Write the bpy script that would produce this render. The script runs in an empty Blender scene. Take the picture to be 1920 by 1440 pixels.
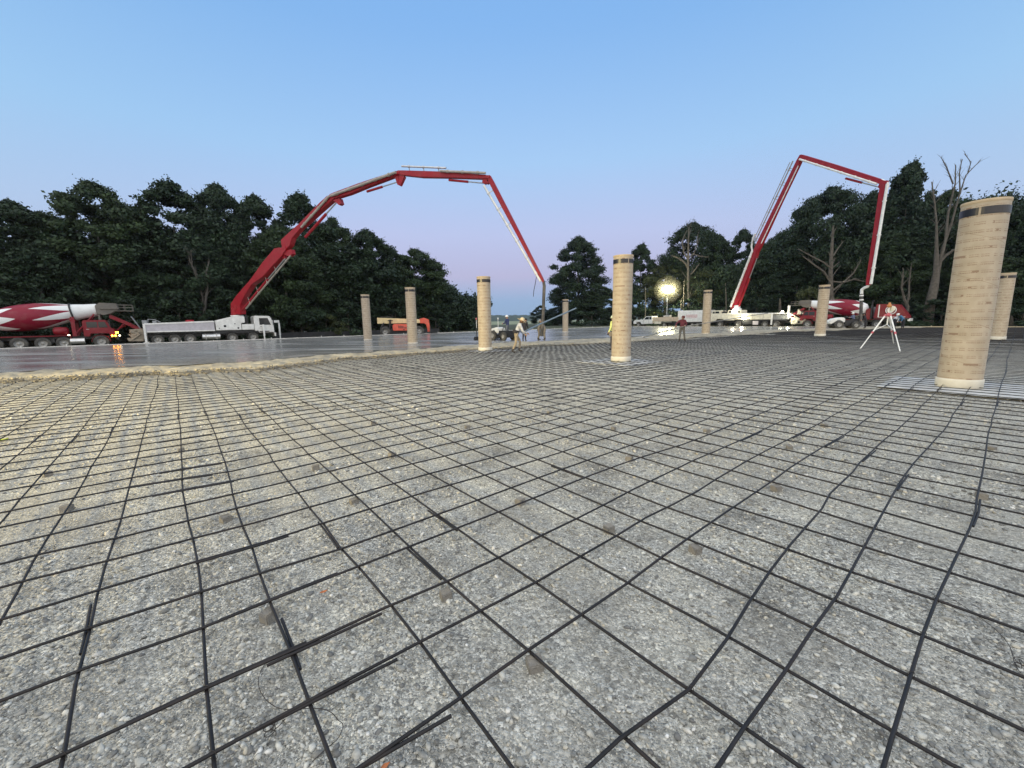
import bpy, bmesh, math, random
import numpy as np
from mathutils import Vector, Matrix

S = bpy.context.scene
COL = S.collection
PI = math.pi

# ------------------------------------------------------------------ camera
FPX, PITCH, ROLL, CAMH = 772.0, math.radians(8.81), math.radians(-0.9), 1.65   # focal length for a 1920 px wide frame
cp, sp = math.cos(PITCH), math.sin(PITCH)
FWD = Vector((0, cp, -sp)); UP0 = Vector((0, sp, cp)); R0 = Vector((1, 0, 0))
RIGHT = R0*math.cos(ROLL) + UP0*math.sin(ROLL)
UP = UP0*math.cos(ROLL) - R0*math.sin(ROLL)
EYE = Vector((0, 0, CAMH))
cd = bpy.data.cameras.new("camera"); cam = bpy.data.objects.new("camera", cd); COL.objects.link(cam)
cd.sensor_width = 36.0; cd.lens = 36.0*FPX/1920.0; cd.clip_start = 0.05; cd.clip_end = 6000
M = Matrix((RIGHT, UP, -FWD)).transposed().to_4x4(); M.translation = EYE
cam.matrix_world = M
S.camera = cam

# ------------------------------------------------------------------ view + twilight sky (sun just below the horizon behind the camera)
S.view_settings.view_transform = 'Standard'; S.view_settings.look = 'None'
S.view_settings.exposure = 0.0; S.view_settings.gamma = 1.0
W = bpy.data.worlds.new("World"); S.world = W; W.use_nodes = True
wt = W.node_tree; wn = wt.nodes; wl = wt.links
for n in list(wn): wn.remove(n)
def ramp(nodes, stops, interp='LINEAR'):
    r = nodes.new('ShaderNodeValToRGB'); cr = r.color_ramp; cr.interpolation = interp
    while len(cr.elements) > 1: cr.elements.remove(cr.elements[-1])
    cr.elements[0].position = stops[0][0]; cr.elements[0].color = (*stops[0][1], 1)
    for p, c in stops[1:]:
        e = cr.elements.new(p); e.color = (*c, 1)
    return r
tc = wn.new('ShaderNodeTexCoord'); sx = wn.new('ShaderNodeSeparateXYZ'); wl.new(tc.outputs['Generated'], sx.inputs[0])
TOPS = [(0.67, (.20, .43, .84)), (0.80, (.72, .80, .90)), (1.0, (1.10, 1.11, 1.10))]  # overhead, above the frame: brightened past twilight as added fill on the ground
SKYA = [(0.00, (.29, .43, .64)), (0.045, (.32, .46, .69)), (0.10, (.50, .50, .72)), (0.19, (.51, .58, .85)), (0.33, (.39, .61, .92)), (0.54, (.25, .49, .89))] + TOPS
SKYB = [(0.00, (.30, .45, .62)), (0.10, (.37, .50, .69)), (0.20, (.35, .55, .80)), (0.35, (.27, .53, .84)), (0.52, (.17, .41, .78))] + TOPS
rA = ramp(wn, SKYA); wl.new(sx.outputs['Z'], rA.inputs[0]); rB = ramp(wn, SKYB); wl.new(sx.outputs['Z'], rB.inputs[0])
mrg = wn.new('ShaderNodeMapRange'); mrg.inputs['From Min'].default_value = .5; mrg.inputs['From Max'].default_value = .93; wl.new(sx.outputs['Y'], mrg.inputs['Value'])
r1 = wn.new('ShaderNodeMix'); r1.data_type = 'RGBA'; wl.new(mrg.outputs[0], r1.inputs[0]); wl.new(rB.outputs[0], r1.inputs[6]); wl.new(rA.outputs[0], r1.inputs[7])
# dawn glow: towards -Y (behind the camera), low
my = wn.new('ShaderNodeMath'); my.operation = 'MULTIPLY_ADD'; wl.new(sx.outputs['Y'], my.inputs[0]); my.inputs[1].default_value = -0.5; my.inputs[2].default_value = 0.5
gp = wn.new('ShaderNodeMath'); gp.operation = 'POWER'; wl.new(my.outputs[0], gp.inputs[0]); gp.inputs[1].default_value = 2.2
r2 = ramp(wn, [(0.0, (2.0, 1.42, .85)), (0.15, (2.0, 1.6, 1.15)), (0.4, (1.8, 1.6, 1.3)), (1.0, (1.5, 1.4, 1.2))]); wl.new(sx.outputs['Z'], r2.inputs[0])
gm = wn.new('ShaderNodeVectorMath'); gm.operation = 'SCALE'; wl.new(r2.outputs[0], gm.inputs[0]); wl.new(gp.outputs[0], gm.inputs['Scale'])
ga = wn.new('ShaderNodeVectorMath'); ga.operation = 'ADD'; wl.new(r1.outputs[2], ga.inputs[0]); wl.new(gm.outputs[0], ga.inputs[1])
bg = wn.new('ShaderNodeBackground'); wl.new(ga.outputs[0], bg.inputs[0]); bg.inputs[1].default_value = 1.0
wo = wn.new('ShaderNodeOutputWorld'); wl.new(bg.outputs[0], wo.inputs[0])

# ------------------------------------------------------------------ frames: the building grid is turned 39.3 deg
TH = math.radians(39.29)
EU = Vector((math.cos(TH), math.sin(TH), 0)); EV = Vector((-math.sin(TH), math.cos(TH), 0))
def uv(u, v, z=0.0): return EU*u + EV*v + Vector((0, 0, z))
def ray(px, py): return RIGHT*((px-960)/FPX) - UP*((py-720)/FPX) + FWD
def G(px, py, z=0.0):
    d = ray(px, py); return EYE + d*((z-CAMH)/d.z)
def onplane(px, py, n, c):
    d = ray(px, py); return EYE + d*(c/d.dot(n))
def sstep(a, b, x):
    t = min(1, max(0, (x-a)/(b-a))); return t*t*(3-2*t)
def terr(x, y): return -0.24 + 0.20*sstep(-25, 30, x)
SLAB = 0.13

# ------------------------------------------------------------------ materials
def mat(name, col, rough=.6, metal=0, var=.12, scale=3.0, bump=0, emit=None, es=0, spec=.5, dirt=None, dscale=1.2, damt=.4):
    m = bpy.data.materials.new(name); m.use_nodes = True
    nt = m.node_tree; b = nt.nodes['Principled BSDF']; N = nt.nodes.new; L = nt.links.new
    b.inputs['Roughness'].default_value = rough; b.inputs['Metallic'].default_value = metal
    b.inputs['Specular IOR Level'].default_value = spec
    t = N('ShaderNodeTexCoord'); nz = N('ShaderNodeTexNoise'); nz.inputs['Scale'].default_value = scale; nz.inputs['Detail'].default_value = 5
    L(t.outputs['Object'], nz.inputs['Vector'])
    c = np.array(col)
    r = ramp(nt.nodes, [(.3, tuple(np.clip(c*(1-var), 0, 1))), (.7, tuple(np.clip(c*(1+var), 0, 1)))]); L(nz.outputs[0], r.inputs[0])
    out = r.outputs[0]
    if dirt is not None:
        n2 = N('ShaderNodeTexNoise'); n2.inputs['Scale'].default_value = dscale; n2.inputs['Detail'].default_value = 8; n2.inputs['Roughness'].default_value = .65
        L(t.outputs['Object'], n2.inputs['Vector'])
        k = ramp(nt.nodes, [(.45, (0, 0, 0)), (.68, (damt, damt, damt))]); L(n2.outputs[0], k.inputs[0])
        mx = N('ShaderNodeMix'); mx.data_type = 'RGBA'; L(k.outputs[0], mx.inputs[0]); L(out, mx.inputs[6]); mx.inputs[7].default_value = (*dirt, 1)
        out = mx.outputs[2]
    L(out, b.inputs['Base Color'])
    if bump:
        bp = N('ShaderNodeBump'); bp.inputs['Strength'].default_value = bump; bp.inputs['Distance'].default_value = .02
        n3 = N('ShaderNodeTexNoise'); n3.inputs['Scale'].default_value = scale*6; n3.inputs['Detail'].default_value = 6; L(t.outputs['Object'], n3.inputs['Vector'])
        L(n3.outputs[0], bp.inputs['Height']); L(bp.outputs[0], b.inputs['Normal'])
    if emit:
        b.inputs['Emission Color'].default_value = (*emit, 1); b.inputs['Emission Strength'].default_value = es
    return m
DUST = (.30, .26, .20)
MT = dict(
 red=mat('red_paint', (.19, .006, .016), .42, dirt=DUST, damt=.08, spec=.3), boomred=mat('boom_red_paint', (.30, .009, .018), .45, dirt=DUST, damt=.07, spec=.3),
 white=mat('white_paint', (.74, .74, .71), .4, dirt=(.38, .34, .27), damt=.18), cream=mat('cream_paint', (.70, .66, .52), .45, dirt=DUST),
 lav=mat('grey_panel', (.46, .44, .47), .45), black=mat('black_paint', (.018, .018, .020), .5), rubber=mat('tyre_rubber', (.045, .043, .040), .85, dirt=(.22, .20, .16), dscale=3),
 rim=mat('wheel_rim', (.30, .295, .28), .45, dirt=(.25, .22, .17)), steel=mat('bare_steel', (.42, .42, .42), .35, .8), pipe=mat('worn_pipe', (.40, .36, .31), .42, .3, dirt=(.22, .16, .10), dscale=2),
 alu=mat('aluminium', (.62, .62, .62), .35, .7), glass=mat('dark_glass', (.02, .025, .03), .08), orange=mat('orange_red_paint', (.62, .085, .045), .45, dirt=DUST, damt=.2),
 tanboom=mat('cream_boom_paint', (.66, .52, .27), .5, dirt=DUST, damt=.3), mud=mat('dried_concrete_splash', (.30, .26, .20), .85, bump=.4), 
 hopper=mat('grey_brown_steel', (.13, .12, .105), .7, dirt=(.25, .21, .16)), grey=mat('grey_paint', (.24, .25, .26), .5), logo=mat('cream_decal', (.80, .78, .68), .5),
 amber=mat('amber_lamp', (.8, .35, .03), .3, emit=(1.0, .36, .03), es=26), headl=mat('marker_lamp', (.9, .8, .7), .3, emit=(1, .85, .6), es=6),
 work=mat('work_lamp', (.9, .9, .85), .3, emit=(1, .93, .72), es=60), board=mat('form_board', (.62, .60, .55), .7), boardy=mat('pine_form_board', (.55, .46, .30), .7),
 redlet=mat('faded_red_print', (.45, .10, .12), .6), skin=mat('skin', (.34, .20, .13), .55), orangeleaf=mat('orange_leaf', (.60, .20, .07), .6),
 neon=mat('yellow_green_plastic', (.62, .72, .05), .5), wire=mat('tie_wire', (.030, .022, .016), .6), dobie=mat('brown_grey_concrete_block', (.235, .215, .185), .9, bump=.6, scale=12),
)

# ------------------------------------------------------------------ mesh builder
class MB:
    def __init__(s): s.v = []; s.f = []; s.sm = []
    def add(s, vs, fs, smooth=False):
        o = len(s.v); s.v += [tuple(v) for v in vs]; s.f += [tuple(i+o for i in f) for f in fs]; s.sm += [smooth]*len(fs); return s
    def box(s, x0, x1, y0, y1, z0, z1, R=None, c=None):
        vs = [Vector((x, y, z)) for x in (x0, x1) for y in (y0, y1) for z in (z0, z1)]
        if R is not None:
            c = Vector(c) if c is not None else Vector(((x0+x1)/2, (y0+y1)/2, (z0+z1)/2)); vs = [R @ (v-c) + c for v in vs]
        return s.add(vs, [(0, 1, 3, 2), (4, 6, 7, 5), (0, 4, 5, 1), (2, 3, 7, 6), (0, 2, 6, 4), (1, 5, 7, 3)])
    def prism(s, poly, y0, y1):                     # polygon in x,z extruded along y
        n = len(poly); vs = [(x, y0, z) for x, z in poly] + [(x, y1, z) for x, z in poly]
        return s.add(vs, [tuple(range(n)), tuple(range(2*n-1, n-1, -1))] + [(i, i+n, (i+1) % n+n, (i+1) % n) for i in range(n)])
    def prism3(s, pts, off):                        # 3-D outline extruded by a vector (both ways)
        n = len(pts); off = Vector(off); vs = [Vector(p)-off for p in pts] + [Vector(p)+off for p in pts]
        return s.add(vs, [tuple(range(n)), tuple(range(2*n-1, n-1, -1))] + [(i, i+n, (i+1) % n+n, (i+1) % n) for i in range(n)])
    def tube(s, path, r, n=8, cap=True):
        path = [Vector(p) for p in path]; m = len(path); rs = r if isinstance(r, (list, tuple)) else [r]*m
        vs = []; ref = None
        for i, p in enumerate(path):
            d = (path[min(i+1, m-1)] - path[max(i-1, 0)]).normalized()
            if ref is None:
                ref = Vector((0, 0, 1)) if abs(d.z) < .9 else Vector((1, 0, 0))
            a = d.cross(ref).normalized(); b = a.cross(d).normalized(); ref = b
            for k in range(n):
                t = 2*PI*k/n; vs.append(p + a*(math.cos(t)*rs[i]) + b*(math.sin(t)*rs[i]))
        fs = [(i*n+k, i*n+(k+1) % n, (i+1)*n+(k+1) % n, (i+1)*n+k) for i in range(m-1) for k in range(n)]
        s.add(vs, fs, True)
        if cap: s.add([vs[k] for k in range(n)][::-1], [tuple(range(n))]); s.add([vs[(m-1)*n+k] for k in range(n)], [tuple(range(n))])
        return s
    def lathe(s, prof, n=24, o=(0, 0, 0), ax=(0, 0, 1), smooth=True):   # prof: (radius, distance along axis)
        ax = Vector(ax).normalized(); o = Vector(o); ref = Vector((0, 0, 1)) if abs(ax.z) < .9 else Vector((1, 0, 0))
        a = ax.cross(ref).normalized(); b = ax.cross(a).normalized(); vs = []
        for r, t in prof:
            for k in range(n):
                q = 2*PI*k/n; vs.append(o + ax*t + a*(math.cos(q)*r) + b*(math.sin(q)*r))
        m = len(prof)
        s.add(vs, [(i*n+k, i*n+(k+1) % n, (i+1)*n+(k+1) % n, (i+1)*n+k) for i in range(m-1) for k in range(n)], smooth); return s
    def build(s, name, m, parent=None, bevel=0, uvs=None):
        me = bpy.data.meshes.new(name); me.from_pydata(s.v, [], s.f)
        me.polygons.foreach_set('use_smooth', s.sm)
        bm = bmesh.new(); bm.from_mesh(me)
        bmesh.ops.recalc_face_normals(bm, faces=bm.faces)
        if bevel:
            es = [e for e in bm.edges if len(e.link_faces) == 2 and e.calc_face_angle(0) > .5]
            bmesh.ops.bevel(bm, geom=es, offset=bevel, segments=2, affect='EDGES', clamp_overlap=True)
        bm.to_mesh(me); bm.free()
        me.materials.append(m); o = bpy.data.objects.new(name, me); COL.objects.link(o)
        if parent is not None: o.parent = parent
        return o
def tag(o, label=None, cat=None, group=None, kind=None):
    if label: o['label'] = label
    if cat: o['category'] = cat
    if group: o['group'] = group
    if kind: o['kind'] = kind
    return o
def thing(name, label, cat, loc=(0, 0, 0), rz=0, group=None, scale=1):
    o = bpy.data.objects.new(name, None); COL.objects.link(o); o.empty_display_size = .3
    o.location = loc; o.rotation_euler = (0, 0, rz); o.scale = (scale,)*3
    return tag(o, label, cat, group)
def struct(o, label): return tag(o, label, None, None, 'structure')
def npmesh(name, V, F, m, parent=None, attr=None, smooth=False):   # numpy quads/tris -> object
    me = bpy.data.meshes.new(name); V = np.asarray(V, np.float32); F = np.asarray(F, np.int32); k = F.shape[1]
    me.vertices.add(len(V)); me.vertices.foreach_set('co', V.ravel())
    me.loops.add(F.size); me.loops.foreach_set('vertex_index', F.ravel())
    me.polygons.add(len(F)); me.polygons.foreach_set('loop_start', np.arange(0, F.size, k, dtype=np.int32)); me.polygons.foreach_set('loop_total', np.full(len(F), k, np.int32))
    me.update(calc_edges=True)
    if smooth: me.polygons.foreach_set('use_smooth', np.ones(len(F), bool))
    if attr is not None:
        a = me.attributes.new('tint', 'FLOAT', 'POINT'); a.data.foreach_set('value', np.asarray(attr, np.float32))
    me.materials.append(m); o = bpy.data.objects.new(name, me); COL.objects.link(o)
    if parent is not None: o.parent = parent
    return o
# ================================================================== SETTING
rng = np.random.default_rng(7); random.seed(7)
def vnoise(x, y, seed=0):                             # cheap smooth value noise (numpy)
    x = np.asarray(x, float); y = np.asarray(y, float)
    xi = np.floor(x).astype(int); yi = np.floor(y).astype(int); fx = x-xi; fy = y-yi
    def h(a, b):
        n = (a*374761393 + b*668265263 + seed*974711) & 0x7fffffff
        n = ((n ^ (n >> 13))*1274126177) & 0x7fffffff
        return ((n ^ (n >> 16)) & 0xffff)/65535.0
    sx_ = fx*fx*(3-2*fx); sy_ = fy*fy*(3-2*fy)
    return (h(xi, yi)*(1-sx_)+h(xi+1, yi)*sx_)*(1-sy_) + (h(xi, yi+1)*(1-sx_)+h(xi+1, yi+1)*sx_)*sy_
def fbm(x, y, seed=0, o=4):
    s = 0; a = .5; t = 0
    for k in range(o): s = s + a*vnoise(np.asarray(x)*2**k, np.asarray(y)*2**k, seed+k*17); t += a; a *= .5
    return s/t
def gridmesh(name, xs, ys, fn, m):
    X, Y = np.meshgrid(xs, ys); V = fn(X.ravel(), Y.ravel()); nx, ny = len(xs), len(ys)
    i = np.arange((ny-1)*(nx-1)); r = i//(nx-1); c = i % (nx-1); a = r*nx+c
    return npmesh(name, V, np.stack([a, a+1, a+nx+1, a+nx], 1), m, smooth=True)
eu = np.array(EU[:2]); ev = np.array(EV[:2])
def UVxy(u, v): return u*eu[0]+v*ev[0], u*eu[1]+v*ev[1]

# --- terrain to the horizon
def m_terrain():
    m = bpy.data.materials.new('field_ground'); m.use_nodes = True; nt = m.node_tree; b = nt.nodes['Principled BSDF']; N = nt.nodes.new; L = nt.links.new
    g = N('ShaderNodeNewGeometry'); s = N('ShaderNodeSeparateXYZ'); L(g.outputs['Position'], s.inputs[0])
    n = N('ShaderNodeTexNoise'); n.inputs['Scale'].default_value = .35; n.inputs['Detail'].default_value = 8; L(g.outputs['Position'], n.inputs['Vector'])
    near = ramp(nt.nodes, [(.3, (.035, .040, .018)), (.55, (.055, .062, .026)), (.75, (.085, .075, .045))]); L(n.outputs[0], near.inputs[0])
    n2 = N('ShaderNodeTexNoise'); n2.inputs['Scale'].default_value = .03; n2.inputs['Detail'].default_value = 6; L(g.outputs['Position'], n2.inputs['Vector'])
    far = ramp(nt.nodes, [(.3, (.17, .20, .10)), (.7, (.24, .25, .15))]); L(n2.outputs[0], far.inputs[0])
    k = N('ShaderNodeMapRange'); k.inputs['From Min'].default_value = 168; k.inputs['From Max'].default_value = 182; L(s.outputs['Y'], k.inputs['Value'])
    mx = N('ShaderNodeMix'); mx.data_type = 'RGBA'; L(k.outputs[0], mx.inputs[0]); L(near.outputs[0], mx.inputs[6]); L(far.outputs[0], mx.inputs[7])
    L(mx.outputs[2], b.inputs['Base Color']); b.inputs['Roughness'].default_value = .95
    return m
def tfn(x, y):
    t = np.clip((x+25)/55, 0, 1); z = -.24+.20*t*t*(3-2*t)
    return np.stack([x, y, z + np.where(y > 200, 0, 0)], 1)
gx = np.concatenate([np.linspace(-1480, -150, 14), np.linspace(-120, 120, 33), np.linspace(150, 1480, 14)])
gy = np.concatenate([np.linspace(-900, -60, 8), np.linspace(-40, 200, 33), np.linspace(250, 1580, 16)])
struct(gridmesh('ground', gx, gy, tfn, m_terrain()), 'dark dirt and grass ground running out to a pale field behind the slab')

# --- gravel pad
def m_gravel():
    m = bpy.data.materials.new('crushed_gravel'); m.use_nodes = True; nt = m.node_tree; b = nt.nodes['Principled BSDF']; N = nt.nodes.new; L = nt.links.new
    g = N('ShaderNodeTexCoord'); P = g.outputs['Object']
    def vor(sc, stops):
        v = N('ShaderNodeTexVoronoi'); v.inputs['Scale'].default_value = sc; v.inputs['Randomness'].default_value = 1; L(P, v.inputs['Vector'])
        s = N('ShaderNodeSeparateColor'); L(v.outputs['Color'], s.inputs[0]); r = ramp(nt.nodes, stops); L(s.outputs[0], r.inputs[0]); return v, r.outputs[0]
    v1, c1 = vor(120, [(0, (.17, .167, .155)), (.35, (.32, .314, .286)), (.75, (.46, .45, .405)), (1, (.74, .72, .665))])
    v2, c2 = vor(46, [(0, (.13, .126, .116)), (.45, (.30, .292, .265)), (.8, (.49, .475, .43)), (1, (.76, .74, .67))])
    n0 = N('ShaderNodeTexNoise'); n0.inputs['Scale'].default_value = 22; n0.inputs['Detail'].default_value = 7; L(P, n0.inputs['Vector'])
    k0 = ramp(nt.nodes, [(.48, (0, 0, 0)), (.57, (1, 1, 1))]); L(n0.outputs[0], k0.inputs[0])
    a = N('ShaderNodeMix'); a.data_type = 'RGBA'; L(k0.outputs[0], a.inputs[0]); L(c1, a.inputs[6]); L(c2, a.inputs[7])
    # fines and damp patches
    n1 = N('ShaderNodeTexNoise'); n1.inputs['Scale'].default_value = 1.7; n1.inputs['Detail'].default_value = 9; n1.inputs['Roughness'].default_value = .68; L(P, n1.inputs['Vector'])
    k1 = ramp(nt.nodes, [(.34, (.60, .59, .58)), (.50, (1.04, 1.03, 1.01)), (.66, (1.36, 1.33, 1.24))]); L(n1.outputs[0], k1.inputs[0])
    mu = N('ShaderNodeMix'); mu.data_type = 'RGBA'; mu.blend_type = 'MULTIPLY'; mu.inputs[0].default_value = 1; L(a.outputs[2], mu.inputs[6]); L(k1.outputs[0], mu.inputs[7])
    n2 = N('ShaderNodeTexNoise'); n2.inputs['Scale'].default_value = .55; n2.inputs['Detail'].default_value = 7; L(P, n2.inputs['Vector'])
    k2 = ramp(nt.nodes, [(.40, (0, 0, 0)), (.68, (.5, .5, .5))]); L(n2.outputs[0], k2.inputs[0])
    mt = N('ShaderNodeMix'); mt.data_type = 'RGBA'; L(k2.outputs[0], mt.inputs[0]); L(mu.outputs[2], mt.inputs[6]); mt.inputs[7].default_value = (.45, .42, .355, 1)
    L(mt.outputs[2], b.inputs['Base Color']); b.inputs['Roughness'].default_value = .92; b.inputs['Specular IOR Level'].default_value = .25
    h = N('ShaderNodeMath'); h.operation = 'MINIMUM'; L(v1.outputs['Distance'], h.inputs[0]); L(v2.outputs['Distance'], h.inputs[1])
    bp = N('ShaderNodeBump'); bp.invert = True; bp.inputs['Strength'].default_value = .9; bp.inputs['Distance'].default_value = .012; L(h.outputs[0], bp.inputs['Height'])
    L(bp.outputs[0], b.inputs['Normal']); return m
MG = m_gravel()
def padz(x, y): return (fbm(x*.8, y*.8, 3)-.5)*.035 + (fbm(x*4, y*4, 9)-.5)*.016
def pfn(u, v):
    x, y = UVxy(u, v); edge = np.clip(np.minimum(np.minimum(70.2-u, u+48), np.minimum(48.2-v, v+16))/.4, 0, 1)
    return np.stack([x, y, np.where(edge > 0, padz(x, y), -.5)], 1)
us = np.concatenate([np.arange(-48, -9, 1.0), np.arange(-9, 16, .12), np.arange(16, 69.5, .5), [69.8, 70.2]])
vs_ = np.concatenate([np.arange(-16, -4, 1.0), np.arange(-4, 14, .12), np.arange(14, 47.8, .8), [48.0, 48.2]])
struct(gridmesh('gravel_pad', us, vs_, pfn, MG), 'grey crushed stone base spread under the rebar grid')

# --- wet slab and its rough fresh edge
FU = [(-48, 19.2), (-20, 19.6), (-4.2, 19.9), (2.2, 17.2), (5.8, 18.6), (11.8, 18.8), (16.9, 18.5), (22, 17.3), (31, 15.8), (37, 15.9), (41, 14.2), (44, 15.6), (50, 14.4), (57, 11.5), (63.3, 9.5), (67, 7.6), (70, 6.5)]
fu = np.array([a for a, _ in FU]); fv = np.array([b for _, b in FU])
def front(u): return np.interp(u, fu, fv) + (fbm(u*.5, u*0+3, 21)-.5)*1.5 + (fbm(u*2.2, u*0+8, 5)-.5)*.5
def roughw(u): return 1.7 + 1.5*fbm(u*.28, u*0+5, 31) + np.where(u > 10, np.clip((u-10)/9, 0, 1)*1.6, 0)
def m_slab():
    m = bpy.data.materials.new('wet_concrete'); m.use_nodes = True; nt = m.node_tree; b = nt.nodes['Principled BSDF']; N = nt.nodes.new; L = nt.links.new
    g = N('ShaderNodeTexCoord'); mp = N('ShaderNodeMapping'); mp.inputs['Rotation'].default_value = (0, 0, -TH); mp.inputs['Scale'].default_value = (.35, 1.1, 1); L(g.outputs['Object'], mp.inputs[0])
    n = N('ShaderNodeTexNoise'); n.inputs['Scale'].default_value = .55; n.inputs['Detail'].default_value = 7; n.inputs['Distortion'].default_value = .6; L(mp.outputs[0], n.inputs['Vector'])
    c = ramp(nt.nodes, [(.28, (.18, .174, .166)), (.5, (.26, .252, .236)), (.72, (.37, .355, .32))]); L(n.outputs[0], c.inputs[0]); L(c.outputs[0], b.inputs['Base Color'])
    r = ramp(nt.nodes, [(.30, (.12, .12, .12)), (.52, (.21, .21, .21)), (.72, (.35, .35, .35))]); L(n.outputs[0], r.inputs[0]); L(r.outputs[0], b.inputs['Roughness'])
    n2 = N('ShaderNodeTexNoise'); n2.inputs['Scale'].default_value = 1.6; n2.inputs['Detail'].default_value = 5; L(mp.outputs[0], n2.inputs['Vector'])
    bp = N('ShaderNodeBump'); bp.inputs['Strength'].default_value = .09; bp.inputs['Distance'].default_value = .015; L(n2.outputs[0], bp.inputs['Height']); L(bp.outputs[0], b.inputs['Normal'])
    b.inputs['Specular IOR Level'].default_value = .6; return m
su = np.arange(-48, 70.01, .5); fr = front(su); rw = roughw(su)
def slabV():
    rows = []
    for t in np.linspace(0, 1, 30):
        v = (fr+rw) + (48-(fr+rw))*t; x, y = UVxy(su, v); rows.append(np.stack([x, y, np.full_like(x, SLAB)], 1))
    return rows
def strips(name, rows, m):
    n = len(rows[0]); V = np.concatenate(rows); i = np.arange((len(rows)-1)*(n-1)); a = (i//(n-1))*n + i % (n-1)
    return npmesh(name, V, np.stack([a, a+1, a+n+1, a+n], 1), m, smooth=True)
rows = slabV(); x, y = UVxy(su, np.full_like(su, 48.0)); rows.append(np.stack([x, y, np.full_like(x, -.3)], 1))
struct(strips('wet_slab', rows, m_slab()), 'freshly poured wet concrete slab mirroring trees and sky')
su2 = np.concatenate([np.arange(-48, -12, .4), np.arange(-12, 26, .07), np.arange(26, 70.01, .3)]); fr2 = front(su2); rw2 = np.interp(su2, su, rw)
frs = np.interp(su2, su, fr)
def edgerows():
    rows = []
    for k, t in enumerate(np.linspace(0, 1.06, 34)):
        v0 = fr2 + (fbm(su2*5, su2*0+t*3, 44)-.5)*.6*(1-min(t*2, 1)) + (fbm(su2*1.3, su2*0+9, 48)-.5)*.8*(1-min(t*2, 1))
        v = v0 + (frs+rw2-v0)*t; x, y = UVxy(su2, v)
        prof = (SLAB-.006)*np.minimum(1, (t/.5)**.7) + (fbm(x*2.2, y*2.2, 61, 5)-.5)*.15 + (fbm(x*7, y*7, 67, 3)-.5)*.10*(1-np.clip((t-.7)/.3, 0, 1)) + .02*np.exp(-((t-.45)/.2)**2)
        z = np.where(t < .001, -.06, prof) if t < 1 else np.full_like(x, SLAB-.006)
        rows.append(np.stack([x, y, z], 1))
    return rows
struct(strips('fresh_concrete', edgerows(), mat('fresh_concrete_lip', (.33, .29, .21), .8, var=.3, scale=2.2, bump=.8, dirt=(.17, .155, .13), dscale=1.0, damt=.7)), 'rough lumpy beige lip of fresh concrete between wet slab and rebar')

# --- form boards along the two far edges, silt fence
def board(name, a, b, zt, zb, m, th=.045):
    d = (b-a); L_ = d.length; ang = math.atan2(d.y, d.x); o = thing(name, None, None, (a.x, a.y, 0), ang)
    MB().box(0, L_, -th/2, th/2, zb, zt).build('plank', m, o)
    for k in range(int(L_/2.4)):
        MB().box(k*2.4+.6, k*2.4+.65, th/2, th/2+.05, zb, zt+.12 if k % 3 else zt+.05).build('stake', m, o)
    return o
tag(board('form_board', uv(-48, 48.13), uv(70, 48.13), SLAB+.05, -.4, MT['board']), 'long pale form board along the slab edge in front of the trucks', 'form board')
tag(board('form_board', uv(70.3, 48), uv(70.3, -14), .14, -.4, MT['boardy']), 'yellowish pine form board along the slab edge below the right mixer truck', 'form board')
sf = thing('silt_fence', 'low black silt fence on stakes below the trees left of the telehandler', 'silt fence', tuple(uv(9, 58.5, -.22)), TH)
MB().box(0, 24, -.01, .01, 0, .75).build('fabric', mat('silt_fabric', (.02, .02, .022), .8, var=.4, scale=2), sf)
for k in range(17): MB().box(k*1.5, k*1.5+.05, .012, .06, 0, .95+.12*random.random()).build('stake', mat('fence_stake', (.10, .09, .075), .8) if k == 0 else bpy.data.materials['fence_stake'], sf)

# --- distant wooded hills beyond the field
def hillV(y0, d, h, seed, x0, x1, n=420):
    xs = np.linspace(x0, x1, n); rows = []
    for k, t in enumerate(np.linspace(0, 1, 9)):
        prof = math.sin(min(1, t*1.25)*PI/2)
        z = h*(.55+.75*fbm(xs*.004, xs*0+seed, seed, 3))*prof + (fbm(xs*.09, xs*0+k*.9, seed+2, 3)-.5)*h*.42*min(1, t*5)
        rows.append(np.stack([xs, np.full_like(xs, y0+t*d) + (fbm(xs*.05, xs*0+k, seed+5)-.5)*18, np.maximum(z, -1)], 1))
    return rows
hm = mat('distant_woods', (.035, .055, .035), .95, var=.35, scale=.05, bump=1)
struct(strips('hills', hillV(820, 300, 17, 4, -900, 900), hm), 'low dark wooded hills on the horizon beyond the field')

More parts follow.
